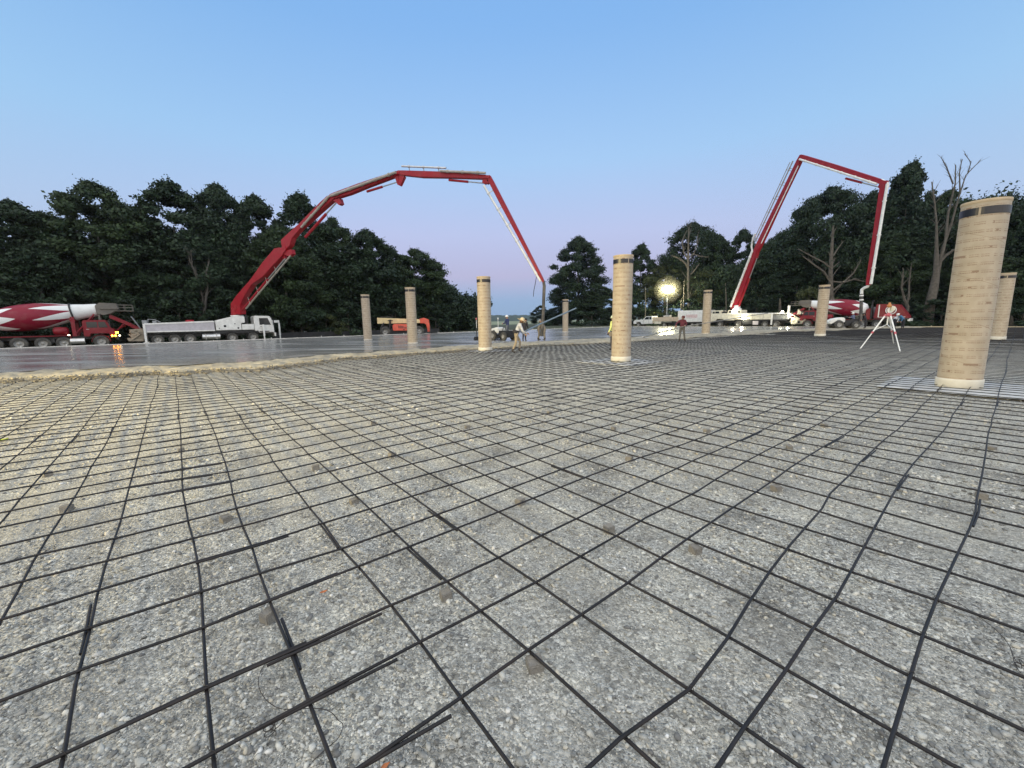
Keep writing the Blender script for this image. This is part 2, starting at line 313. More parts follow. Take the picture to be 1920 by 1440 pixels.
# ================================================================== REBAR GRID
SP = .4012; LO = Vector((-.247, 1.473, 0))
OBS = "-4,6,-3,6;-4,7,-4,5;-3,2,-2,-2;-3,3,-4,8;-3,4,-4,3;-3,5,-5,3;-3,6,-5,2;-3,7,-4,-1;-3,8,-3,0;-3,9,-3,4;-3,10,-3,6;-2,1,1,2;-2,2,1,-2;-2,3,2,4;-2,4,3,1;-2,5,3,2;-2,6,2,1;-2,7,0,-1;-2,8,-1,-2;-2,9,-2,3;-2,10,-2,1;-2,11,-1,-1;-1,1,-6,2;-1,2,-6,-4;-1,3,-7,5;-1,4,-7,-2;-1,5,-6,0;-1,6,-7,-1;-1,7,-7,0;-1,8,-6,-1;-1,9,-4,0;-1,10,-3,-6;-1,11,-2,-5;0,-1,3,-9;0,0,4,2;0,1,5,1;0,2,5,-4;0,3,4,5;0,4,2,-6;0,5,3,2;0,6,2,0;0,7,2,1;0,8,1,0;0,9,1,0;0,10,1,-1;0,11,3,-4;1,-1,3,-11;1,0,3,3;1,1,1,0;1,2,0,-6;2,-2,2,1;2,-1,1,-17;2,0,1,3;2,1,1,-1;2,2,0,-6;3,-3,4,4;3,-2,5,0;3,-1,5,-15;3,0,3,3;3,1,3,0;3,2,2,-4;4,-3,2,4;4,-2,4,0;4,-1,4,-11;4,0,2,4;4,1,3,0;4,2,1,-4;5,-3,-2,4;5,-2,-3,-1;5,-1,-2,-8;5,0,-2,4;5,1,-4,1;5,2,-4,-3;6,-3,-1,3;6,-2,-4,0;6,-1,-4,-6;6,0,-5,4;6,1,-7,-1;6,2,-6,-1;6,3,-8,7;7,-3,0,1;7,-2,-2,1;7,-1,-3,-5;7,0,-5,4;7,1,-7,-1;7,2,-7,0;7,3,-7,7;8,-3,-5,-1;8,-2,-5,2;8,-1,-2,-4;8,0,1,4;8,1,2,1;8,2,3,1;8,3,6,6;9,-3,-9,-3;9,-2,-6,3;9,-1,-4,0;9,0,-3,4;9,1,0,2;9,2,-2,2;9,3,-4,3;10,-3,-2,-4;10,-2,-2,4;10,-1,-4,0;10,0,-1,5;10,1,2,3;10,2,-4,1;10,3,-7,0;11,-3,-8,-3;11,-2,-8,5;11,-1,-9,0;12,-3,-6,-3;12,-2,-9,5;12,-1,-6,2"
OD = {}
for q in OBS.split(';'):
    a, b, c, d = map(int, q.split(',')); OD[(a, b)] = (c/100, d/100)
du_i = {}; dv_j = {}
for (a, b), (c, d) in OD.items(): du_i.setdefault(a, {})[b] = c; dv_j.setdefault(b, {})[a] = d
def lineoff(tab, line, pos, seed):                    # sideways offset of a bar at a crossing
    base = (vnoise(np.array(pos*.21), np.array(line*7.3), seed)-.5)*.045 + (vnoise(np.array(pos*.9), np.array(line*3.1), seed+1)-.5)*.022
    if line in tab:
        ks = sorted(tab[line]); xs = [tab[line][k] for k in ks]
        o = float(np.interp(pos, ks, xs)); d = max(ks[0]-pos, pos-ks[-1], 0); w = math.exp(-(d/4)**2)
        return o*w + float(base)*(1-w) if d > 0 else o
    return float(base)
def latt(i, j, di, dj, z): return LO + EU*(i*SP+di) + EV*(j*SP+dj) + Vector((0, 0, z))
def barz(i, j, k): return .062 + .022*(float(vnoise(np.array(i*.33+k*5.1), np.array(j*.33), 77))-.3) + (.016 if k else 0)
RB = .0078
def bar_path(kind, line, p0, p1):
    pts = []; p = p0
    while p <= p1+1e-6:
        if kind == 'A': o = lineoff(du_i, line, p, 11); P = latt(line, p, o, 0, barz(line, p, 0))
        else: o = lineoff(dv_j, line, p, 13); P = latt(p, line, 0, o, barz(p, line, 1))
        pts.append(P); d = P.xy.length; p += 1 if d < 11 else (2 if d < 22 else 4)
    return pts
bars = []                                            # (nearest distance, path)
ucap = lambda j: 173
for i in range(-44, 174):                            # bars running away to the left
    u = LO.dot(EU)+i*SP; j1 = int((float(front(np.array([u]))[0])+.35 - LO.dot(EV))/SP)
    bars.append((bar_path('A', i, -14, j1)))
for j in range(-14, 47):                             # bars running away to the right
    v = LO.dot(EV)+j*SP
    ok = [u for u in np.arange(-18, 70, .4) if float(front(np.array([u]))[0])+.3 > v]
    if not ok: continue
    segs = []; a = ok[0]; prev = ok[0]
    for u in ok[1:]+[999]:
        if u-prev > .6: segs.append((a, prev)); a = u
        prev = u
    for a, b in segs:
        if b-a > 1: bars.append(bar_path('B', j, round((a-LO.dot(EU))/SP), round((b-LO.dot(EU))/SP)))
laps = []
def lap(kind, line, c, hl, side):
    pts = []
    for t in np.linspace(-hl, hl, 5):
        p = c+t/SP
        if kind == 'A': P = latt(line, p, lineoff(du_i, line, p, 11)+side*(1+.25*t/hl), 0, barz(line, p, 0)-.004)
        else: P = latt(p, line, 0, lineoff(dv_j, line, p, 13)+side*(1+.25*t/hl), barz(p, line, 1)-.004)
        pts.append(P)
    laps.append(pts)
for j in range(-13, 40):
    for k in range(-1, 7):
        c = (-1.6 if j >= -1 else 10.6)+15*k+random.uniform(-.9, .9)
        if j in (-1, 0, 1) and k == 0: continue
        P = latt(c, j, 0, 0, 0)
        if P.y > .5 and P.xy.length < 26 and -30 < c and P.dot(EV) < float(front(np.array([P.dot(EU)]))[0])-.5: (random.random() < (.75 if P.xy.length > 3.2 else .35)) and lap('B', j, c, random.uniform(.27, .36), random.choice((-.016, .016)))
for i in range(-20, 60):
    for k in range(-1, 3):
        c = 3.4+15*k+random.uniform(-1.6, 1.6)+(-.6*i if abs(i) < 4 else 0)*0
        P = latt(i, c, 0, 0, 0)
        if P.y > .5 and P.xy.length < 22 and P.dot(EV) < float(front(np.array([P.dot(EU)]))[0])-.5: (random.random() < (.75 if P.xy.length > 3.0 else .5)) and lap('A', i, c, random.uniform(.20, .32), random.choice((-.016, .016)))
# the doubled splice bars lying right in front of the camera
for (x0, y0), (x1, y1) in (((462, 1378), (745, 1236)), ((676, 1440), (846, 1342)), ((500, 1248), (716, 1150))):
    a, b = G(x0, y0, .08), G(x1, y1, .08); laps.append([a.lerp(b, t) for t in (0, .33, .66, 1)])
def mindist(p): return min((q.xy.length if q.y > 0.3 else 9+q.xy.length) for q in p)
allb = [(mindist(p), 0, p) for p in bars] + [(mindist(p)+1.0, 1, p) for p in laps]; allb.sort(key=lambda t: t[0])
rm = mat('rebar_steel', (.012, .011, .012), .5, var=.4, scale=6, dirt=(.035, .022, .016), dscale=3, damt=.5, spec=.35)
mat_root = thing('rebar_mat', 'dark square grid of tied rebar laid over the gravel', 'rebar grid')
def tubeN(mb, path, r, n): mb.tube(path, r, n, cap=True)
rest = MB()
for q, (d, k, p) in enumerate(allb):
    if q < 99:
        mb = MB(); tubeN(mb, p, RB, 7 if d < 8 else 5); mb.build('rebar', rm, mat_root)
    else: tubeN(rest, p, RB, 4)
tag(rest.build('rebar', rm, mat_root), 'rest of the rebars in the far part of the grid', kind='stuff')

# --- wire ties at the crossings near the camera
tw = MB()
for i in range(-7, 16):
    for j in range(-4, 13):
        if random.random() < .45: continue
        P = latt(i, j, lineoff(du_i, i, j, 11), lineoff(dv_j, j, i, 13), (barz(i, j, 0)+barz(i, j, 1))/2)
        if P.y < .8 or P.xy.length > 6.5: continue
        a = TH+PI/4+random.choice((0, PI/2)); d = Vector((math.cos(a), math.sin(a), 0)); n_ = Vector((-d.y, d.x, 0)); r_ = .014
        tw.tube([P+d*r_*math.cos(t)*1.2+Vector((0, 0, r_*1.5*math.sin(t))) for t in np.linspace(0, 5.6, 9)], .0013, 4)
        e = P+d*.012+Vector((0, 0, .018)); tw.tube([e, e+d*random.uniform(.01, .03)+n_*random.uniform(-.02, .02)+Vector((0, 0, random.uniform(0, .02)))], .0013, 4)
tag(tw.build('wire_tie', MT['wire'], mat_root), kind='stuff')

# --- spacer blocks under the grid
DB = [((1003, 1243), 'spacer block at the bar crossing nearest the camera'), ((836, 1111), 'spacer block one bar square behind the nearest block'), ((1142, 988), 'spacer block just right of the middle of the gravel foreground'),
      ((1303, 1027), 'reddish spacer block in front of the middle right bar crossing'), ((1455, 913), 'spacer block standing clear in a square towards the large right column'), ((423, 970), 'spacer block at a bar lap left of the middle foreground'),
      ((505, 1152), 'spacer block hidden under the crossing near the orange leaf'), ((1840, 927), 'spacer block under the far right bar below the large column'), ((125, 950), 'spacer block near the left frame edge'),
      ((975, 937), 'spacer block beside doubled bars in the middle of the grid'), ((664, 937), 'half shadowed spacer block left of the middle'), ((592, 873), 'spacer block behind a left bar crossing')]
DBF = [(1180, 857), (1480, 835), (1325, 805), (1150, 800), (876, 797), (1545, 795), (1860, 838), (340, 840), (735, 850), (90, 885), (1030, 770), (700, 790)]
dbm = MB().box(-.042, .042, -.04, .04, -.01, .062).build('concrete_block', MT['dobie'], bevel=.006)
first = True
for k, (p, lb) in enumerate(DB + [(p, None) for p in DBF]):
    o = dbm if first else dbm.copy()
    if not first: COL.objects.link(o)
    first = False
    P = G(p[0], p[1]+4, .02); o.location = (P.x, P.y, 0); o.rotation_euler = (random.uniform(-.1, .1), random.uniform(-.1, .1), TH+random.uniform(-.5, .5)); s = random.uniform(.76, .94); o.scale = (s, s, s)
    tag(o, 'brown concrete '+lb if lb else 'small brown concrete spacer block in the middle distance of the rebar grid', 'spacer block', 'concrete spacer blocks under the rebar')

# --- loose stones close to the camera
def m_stone():
    m = bpy.data.materials.new('loose_stone'); m.use_nodes = True; nt = m.node_tree; b = nt.nodes['Principled BSDF']; N = nt.nodes.new; L = nt.links.new
    a = N('ShaderNodeAttribute'); a.attribute_name = 'tint'
    r = ramp(nt.nodes, [(0, (.17, .165, .155)), (.30, (.29, .283, .258)), (.60, (.46, .447, .40)), (.85, (.66, .64, .57)), (.94, (.55, .49, .38)), (1, (.80, .78, .73))]); L(a.outputs['Fac'], r.inputs[0])
    n = N('ShaderNodeTexNoise'); n.inputs['Scale'].default_value = 60; t = N('ShaderNodeTexCoord'); L(t.outputs['Object'], n.inputs['Vector'])
    k = ramp(nt.nodes, [(.3, (.75, .75, .75)), (.7, (1.1, 1.1, 1.1))]); L(n.outputs[0], k.inputs[0])
    mu = N('ShaderNodeMix'); mu.data_type = 'RGBA'; mu.blend_type = 'MULTIPLY'; mu.inputs[0].default_value = 1; L(r.outputs[0], mu.inputs[6]); L(k.outputs[0], mu.inputs[7]); L(mu.outputs[2], b.inputs['Base Color'])
    b.inputs['Roughness'].default_value = .85; return m
def stones():
    n = 150000; u = rng.random(n)
    y = .9+7.6*u**1.7; x = (rng.random(n)*2-1)*(1.32*y+.35)
    dens = fbm(x*1.1, y*1.1, 91); keep = rng.random(n) < np.clip(.22+2.4*(dens-.40), .10, 1); x = x[keep]; y = y[keep]; n = len(x)
    size = (.0034+.0080*rng.random(n)**4.5+.010*(rng.random(n) < .05))*(.8+.09*y)
    P = (1+5**.5)/2; base = np.array([(-1, P, 0), (1, P, 0), (-1, -P, 0), (1, -P, 0), (0, -1, P), (0, 1, P), (0, -1, -P), (0, 1, -P), (P, 0, -1), (P, 0, 1), (-P, 0, -1), (-P, 0, 1)])/1.9
    F = np.array([(0, 11, 5), (0, 5, 1), (0, 1, 7), (0, 7, 10), (0, 10, 11), (1, 5, 9), (5, 11, 4), (11, 10, 2), (10, 7, 6), (7, 1, 8), (3, 9, 4), (3, 4, 2), (3, 2, 6), (3, 6, 8), (3, 8, 9), (4, 9, 5), (2, 4, 11), (6, 2, 10), (8, 6, 7), (9, 8, 1)])
    V = base[None]*(.72+.56*rng.random((n, 12, 1))); sc = np.stack([.8+.8*rng.random(n), .7+.4*rng.random(n), .45+.35*rng.random(n)], 1)*size[:, None]
    V = V*sc[:, None, :]; a = rng.random(n)*2*PI; ca, sa = np.cos(a)[:, None], np.sin(a)[:, None]
    tl = rng.normal(0, .3, n)[:, None]; z = V[:, :, 2]*np.cos(tl)+V[:, :, 0]*np.sin(tl)
    X = V[:, :, 0]*ca-V[:, :, 1]*sa+x[:, None]; Y = V[:, :, 0]*sa+V[:, :, 1]*ca+y[:, None]; Z = z+(padz(x, y)+size*.2)[:, None]
    VV = np.stack([X, Y, Z], 2).reshape(-1, 3); FF = (F[None]+12*np.arange(n)[:, None, None]).reshape(-1, 3)
    return VV, FF, np.repeat(rng.random(n), 12)
VV, FF, TT = stones()
tag(npmesh('gravel', VV, FF, m_stone(), attr=TT), 'loose crushed stones lying between the rebars in the foreground', 'gravel', kind='stuff')

# --- crumbs of spilled concrete along the lip
def crumbs():
    n = 5200; u = rng.random(n)*75-22; u = np.where(rng.random(n) < .6, rng.random(n)*34-14, u); v = front(u)+rng.normal(-.05, .28, n)+.1; x, y = UVxy(u, v)
    s = .012+.05*rng.random(n)**4
    P_ = (1+5**.5)/2; b = np.array([(-1, P_, 0), (1, P_, 0), (-1, -P_, 0), (1, -P_, 0), (0, -1, P_), (0, 1, P_), (0, -1, -P_), (0, 1, -P_), (P_, 0, -1), (P_, 0, 1), (-P_, 0, -1), (-P_, 0, 1)])/1.9
    F = np.array([(0, 11, 5), (0, 5, 1), (0, 1, 7), (0, 7, 10), (0, 10, 11), (1, 5, 9), (5, 11, 4), (11, 10, 2), (10, 7, 6), (7, 1, 8), (3, 9, 4), (3, 4, 2), (3, 2, 6), (3, 6, 8), (3, 8, 9), (4, 9, 5), (2, 4, 11), (6, 2, 10), (8, 6, 7), (9, 8, 1)])
    V = b[None]*(.6+.7*rng.random((n, 12, 1)))*s[:, None, None]; V[:, :, 2] *= .65
    lift = np.where(v > front(u)+.1, .09, 0.012)
    V += np.stack([x, y, s*.3+lift], 1)[:, None, :]
    return V.reshape(-1, 3), (F[None]+12*np.arange(n)[:, None, None]).reshape(-1, 3)
VV, FF = crumbs()
tag(npmesh('concrete_crumbs', VV, FF, bpy.data.materials['fresh_concrete_lip']), 'crumbs of spilled fresh concrete strewn along the edge of the pour', 'spilled concrete', kind='stuff')

# --- tie wire, leaf, scrap
def curve_pts(px, z):
    P = [G(a, b, z) for a, b in px]; out = []
    for i in range(len(P)-1):
        p0, p1, p2, p3 = P[max(i-1, 0)], P[i], P[i+1], P[min(i+2, len(P)-1)]
        for t in np.linspace(0, 1, 6, endpoint=False): out.append(.5*((2*p1)+(p2-p0)*t+(2*p0-5*p1+4*p2-p3)*t*t+(3*p1-p0-3*p2+p3)*t**3))
    return out+[P[-1]]
w = MB().tube(curve_pts([(497, 1244), (486, 1266), (485, 1285), (492, 1303), (508, 1320), (534, 1330), (590, 1328), (618, 1334), (634, 1350), (643, 1360), (634, 1384), (610, 1405), (586, 1428)], .035), .0016, 5)
c0 = G(507, 1380, .02); w.tube([c0+Vector((math.cos(t)*.02, math.sin(t)*.02, .004*t)) for t in np.linspace(0, 14, 50)], .0018, 5); w.tube(curve_pts([(507, 1374), (522, 1362), (535, 1348)], .035), .0018, 5)
tag(w.build('tie_wire', MT['wire']), 'rusty loop of loose tie wire with a coil by the near left bars', 'wire')
w = MB().tube(curve_pts([(1738, 1100), (1770, 1114), (1815, 1142), (1866, 1180), (1893, 1212), (1903, 1245), (1914, 1262)], .06), .0016, 5)
c0 = G(1912, 1250, .04); w.tube([c0+Vector((math.cos(t)*.02, math.sin(t*1.3)*.02, .003*t)) for t in np.linspace(0, 12, 40)], .0018, 5)
tag(w.build('tie_wire', MT['wire']), 'thin dark tie wire curling along the right frame edge', 'wire')
def leaf(name, p, s, m, lb, cat):
    P = G(*p, .012); mb = MB(); r = [0, .55, .9, .8, .4, 0]
    vs = []
    for k, t in enumerate(np.linspace(-1, 1, 6)):
        for sgn in (-1, 0, 1): vs.append((t*s, sgn*r[k]*s*.6, .35*s*abs(sgn)*.8 + .25*s*t*t))
    mb.add(vs, [(k*3+c, k*3+c+1, k*3+c+4, k*3+c+3) for k in range(5) for c in (0, 1)], True)
    o = mb.build(name, m); md = o.modifiers.new('thick', 'SOLIDIFY'); md.thickness = .002; o.location = P; o.rotation_euler = (0, 0, .6); return tag(o, lb, cat)
leaf('fallen_leaf', (607, 1111), .022, MT['orangeleaf'], 'small orange leaf lying on the gravel inside a rebar square', 'leaf')
leaf('fallen_leaf', (723, 1437), .017, MT['orangeleaf'], 'orange leaf scrap beside the doubled bar at the bottom edge', 'leaf')
leaf('plastic_scrap', (2, 827), .075, MT['neon'], 'bright yellow green scrap on the gravel at the left frame edge', 'scrap')

# ================================================================== COLUMN FORM TUBES
def m_tube():
    m = bpy.data.materials.new('printed_kraft_tube'); m.use_nodes = True; nt = m.node_tree; b = nt.nodes['Principled BSDF']; N = nt.nodes.new; L = nt.links.new
    t = N('ShaderNodeUVMap'); s = N('ShaderNodeSeparateXYZ'); L(t.outputs[0], s.inputs[0])
    o = N('ShaderNodeTexCoord'); n = N('ShaderNodeTexNoise'); n.inputs['Scale'].default_value = 5; n.inputs['Detail'].default_value = 6; L(o.outputs['Object'], n.inputs['Vector'])
    base = ramp(nt.nodes, [(.3, (.355, .295, .215)), (.7, (.435, .365, .275))]); L(n.outputs[0], base.inputs[0])
    def M_(op, a, b2=None):
        k = N('ShaderNodeMath'); k.operation = op
        for q, val in enumerate((a, b2)):
            if val is None: continue
            if isinstance(val, (int, float)): k.inputs[q].default_value = val
            else: L(val, k.inputs[q])
        return k.outputs[0]
    row = M_('FRACT', M_('MULTIPLY', s.outputs[1], 6.2)); band = M_('MAXIMUM', M_('LESS_THAN', M_('ABSOLUTE', M_('SUBTRACT', row, .36)), .055), M_('LESS_THAN', M_('ABSOLUTE', M_('SUBTRACT', row, .60)), .035))
    tall = M_('LESS_THAN', M_('ABSOLUTE', M_('SUBTRACT', row, .5)), .13)
    rid = M_('FLOOR', M_('MULTIPLY', s.outputs[1], 6.2))
    cb = N('ShaderNodeCombineXYZ'); L(M_('ADD', M_('MULTIPLY', s.outputs[0], 1.0), M_('MULTIPLY', rid, .37)), cb.inputs[0]); L(rid, cb.inputs[1])
    def nz(sc, d):
        k = N('ShaderNodeTexNoise'); k.inputs['Scale'].default_value = sc; k.inputs['Detail'].default_value = d; L(cb.outputs[0], k.inputs['Vector']); return k.outputs[0]
    words = M_('GREATER_THAN', nz(8, 1), .46); letters = M_('GREATER_THAN', nz(85, 2), .47)
    ink = M_('MULTIPLY', M_('MULTIPLY', band, words), letters)
    spot = M_('MULTIPLY', tall, M_('GREATER_THAN', nz(7.5, 0), .70)); ink = M_('MAXIMUM', ink, spot); ink = M_('MULTIPLY', ink, .62)
    mx = N('ShaderNodeMix'); mx.data_type = 'RGBA'; L(ink, mx.inputs[0]); L(base.outputs[0], mx.inputs[6]); mx.inputs[7].default_value = (.16, .075, .04, 1)
    # spiral seam of the wound paper
    sm_ = M_('LESS_THAN', M_('FRACT', M_('ADD', M_('MULTIPLY', s.outputs[1], 1.15), M_('MULTIPLY', s.outputs[0], .442))), .012)
    m2 = N('ShaderNodeMix'); m2.data_type = 'RGBA'; L(M_('MULTIPLY', sm_, .5), m2.inputs[0]); L(mx.outputs[2], m2.inputs[6]); m2.inputs[7].default_value = (.22, .155, .09, 1)
    L(m2.outputs[2], b.inputs['Base Color']); b.inputs['Roughness'].default_value = .62; b.inputs['Specular IOR Level'].default_value = .35; return m
MK = m_tube(); mband = mat('black_strap', (.012, .012, .016), .35); mfoam = mat('white_foam_wrap', (.60, .57, .49), .8, dirt=(.40, .35, .27)); mrim = mat('tube_rim', (.42, .33, .22), .8)
msheet = mat('pale_isolation_sheet', (.58, .58, .565), .8, var=.15, scale=2, dirt=(.30, .29, .27), damt=.6)
CR, CH = .355, 3.93
def uvtube(name, z0, z1, r, m, par, n=48, rows=2):
    mb = MB(); vs = [(math.cos(2*PI*k/n)*r, math.sin(2*PI*k/n)*r, z0+(z1-z0)*q/(rows-1)) for q in range(rows) for k in range(n+1)]
    mb.add(vs, [(q*(n+1)+k, q*(n+1)+k+1, (q+1)*(n+1)+k+1, (q+1)*(n+1)+k) for q in range(rows-1) for k in range(n)], True)
    me = bpy.data.meshes.new(name); me.from_pydata(mb.v, [], mb.f); me.polygons.foreach_set('use_smooth', mb.sm); l = me.uv_layers.new(name='UVMap')
    for lp in me.loops: k = lp.vertex_index % (n+1); l.data[lp.index].uv = (2*PI*k/n*r, mb.v[lp.vertex_index][2])
    me.materials.append(m); o = bpy.data.objects.new(name, me); COL.objects.link(o); o.parent = par; return o
def column(p, z, label, foam=True, rz=0):
    B = G(*p, z); o = thing('column_tube', label, 'column form', (B.x, B.y, z), rz, 'cardboard column tubes on the slab')
    uvtube('tube', 0 if not foam else .2, CH-.02, CR, MK, o)
    MB().lathe([(CR-.02, CH-.6), (CR-.02, CH), (CR+.012, CH), (CR+.012, CH-.05), (CR-.005, CH-.07)], 40).build('rim', mrim, o)
    MB().lathe([(CR-.02, CH-.14), (CR-.02, CH-.40)], 40).build('inside_wall', MK, o) if False else None
    sb = MB()
    for a0, a1 in ((.05, 1.75), (1.85, 3.6), (3.68, 5.1), (5.18, 6.25)):
        vs = []; nn = 14
        for q in range(nn+1):
            a = a0+(a1-a0)*q/nn
            for r, zz in ((CR+.003, CH-.30), (CR+.010, CH-.30), (CR+.010, CH-.15), (CR+.003, CH-.15)): vs.append((math.cos(a)*r, math.sin(a)*r, zz))
        sb.add(vs, [(q*4+c, q*4+(c+1) % 4, q*4+4+(c+1) % 4, q*4+4+c) for q in range(nn) for c in range(4)] + [(0, 1, 2, 3), (nn*4+3, nn*4+2, nn*4+1, nn*4)])
    sb.build('strap', mband, o)
    if foam: MB().lathe([(CR-.01, .0), (CR+.018, .0), (CR+.020, .2), (CR+.016, .235), (CR-.01, .235)], 40).build('base_wrap', mfoam, o)
    else: MB().lathe([(CR-.01, -.02), (CR+.012, -.02), (CR+.012, .05), (CR-.01, .05)], 40).build('base_wrap', mfoam, o)
    return B
CL = [((1796, 728), 0, 'largest printed cardboard column tube, nearest the camera at right', 1), ((1164, 679), 0, 'printed cardboard column tube hiding the worker in yellow', 1), ((910, 659), 0, 'cardboard column tube beside the white ride-on screed', 1),
      ((774, 643), SLAB, 'cardboard column tube standing in front of the telehandler', 0), ((690, 637), SLAB, 'leftmost cardboard column tube, standing in wet slab left of the telehandler', 0), ((1868.5, 638), 0, 'cardboard column tube just right of the largest one', 1),
      ((1537, 631.5), 0, 'cardboard column tube in front of the right mixer truck drum', 1), ((1323, 626), SLAB, 'cardboard column tube in front of the white box truck', 0), ((1060, 622), SLAB, 'small far cardboard column tube right of the concrete hose', 0)]
for k, (p, z, lb, fm) in enumerate(CL):
    B = column(p, z, lb, fm, TH+k*1.3+1.2)
    if fm and k not in (3, 4, 7, 8):
        sh = MB(); nn = 14; hh = 1.2 if k != 2 else 1.0
        vs = [(-hh+2*hh*a/nn, -hh+2*hh*b/nn, .010+.012*random.random()) for b in range(nn+1) for a in range(nn+1)]
        sh.add(vs, [(b*(nn+1)+a, b*(nn+1)+a+1, (b+1)*(nn+1)+a+1, (b+1)*(nn+1)+a) for b in range(nn) for a in range(nn)], True)
        o = sh.build('ground_sheet', msheet); o.location = (B.x, B.y, .012); o.rotation_euler = (0, 0, TH); md = o.modifiers.new('thick', 'SOLIDIFY'); md.thickness = .01
        tag(o, ['white square sheet under the largest column tube', 'white square sheet under the tube hiding the worker in yellow', 'white square sheet under the tube by the ride-on screed', '', '', 'white square sheet under the tube just right of the largest one', 'white square sheet under the tube before the right mixer drum'][k], 'sheet', 'white sheets around the column bases')
FLOOD, FLOODW, WARM, HAZE = 10.0, 1300.0, 48000.0, 0.00013
# ================================================================== VEHICLES
def text(name, body, size, loc, rot, m, parent, ext=.004):
    cu = bpy.data.curves.new(name, 'FONT'); cu.body = body; cu.size = size; cu.extrude = ext; cu.align_x = 'CENTER'; cu.align_y = 'CENTER'
    t = bpy.data.objects.new(name, cu); COL.objects.link(t); dg = bpy.context.evaluated_depsgraph_get(); me = bpy.data.meshes.new_from_object(t.evaluated_get(dg))
    bpy.data.objects.remove(t); o = bpy.data.objects.new(name, me); COL.objects.link(o); me.materials.clear(); me.materials.append(m)
    o.location = loc; o.rotation_euler = rot; o.parent = parent; return o
WHEELS = {}
def wheel(par, x, y, r, w=.30, rimfrac=.56):
    k = (round(r, 2), w, rimfrac)
    if k not in WHEELS:
        t = MB().lathe([(r*rimfrac, -w/2), (r*.9, -w/2), (r*.985, -w*.38), (r, -w*.2), (r, w*.2), (r*.985, w*.38), (r*.9, w/2), (r*rimfrac, w/2)], 28, ax=(0, 1, 0))
        for q in range(28):                          # tread lugs
            a = 2*PI*q/28; R = Matrix.Rotation(-a, 3, 'Y'); c = Vector((math.cos(a), 0, math.sin(a)))*r
            t.box(c.x-.012, c.x+.012, -w*.42, w*.42, c.z-.02, c.z+.02, R, c)
        R_ = r*rimfrac
        m = MB().lathe([(0, -w*.30), (R_*.30, -w*.30), (R_*.36, -w*.18), (R_*.62, -w*.10), (R_*.72, -w*.22), (R_*.95, -w*.30), (R_*1.02, -w*.48), (R_*1.06, -w*.49)], 24, ax=(0, 1, 0))
        m.lathe([(0, w*.30), (R_*.30, w*.30), (R_*.36, w*.18), (R_*.62, w*.10), (R_*.72, w*.22), (R_*.95, w*.30), (R_*1.02, w*.48), (R_*1.06, w*.49)], 24, ax=(0, 1, 0))
        for q in range(8):
            a = 2*PI*q/8
            for s in (-1, 1): m.lathe([(0, s*w*.14), (.03, s*w*.14), (.03, s*w*.10)], 6, o=(math.cos(a)*R_*.45, 0, math.sin(a)*R_*.45), ax=(0, 1, 0))
        a = t.build('wheel', MT['rubber'], par); b = m.build('rim', MT['rim'], a); WHEELS[k] = (a, b); a.location = (x, y, r); return a
    A, B = WHEELS[k]; a = A.copy(); b = B.copy(); COL.objects.link(a); COL.objects.link(b); a.parent = par; b.parent = a; a.location = (x, y, r); return a
def axle(par, x, r=.5, tr=1.02, w=.30, rf=.56):
    for s in (-1, 1): wheel(par, x, s*tr, r, w, rf)
def fender(mb, x, r, y0, y1, a0=.25, a1=.75, th=.03, n=12):
    vs = []
    for k in range(n+1):
        a = PI*(a0*1+(a1-a0)*k/n)*1.0 if False else PI*(.5+( k/n-.5)*(a1-a0)*2)
        for rr in (r, r+th):
            for y in (y0, y1): vs.append((x+math.cos(a)*rr, y, .5+math.sin(a)*rr))
    fs = []
    for k in range(n):
        o = k*4; fs += [(o, o+1, o+5, o+4), (o+2, o+6, o+7, o+3), (o, o+4, o+6, o+2), (o+1, o+3, o+7, o+5)]
    fs += [(0, 2, 3, 1), (n*4, n*4+1, n*4+3, n*4+2)]; mb.add(vs, fs); return mb

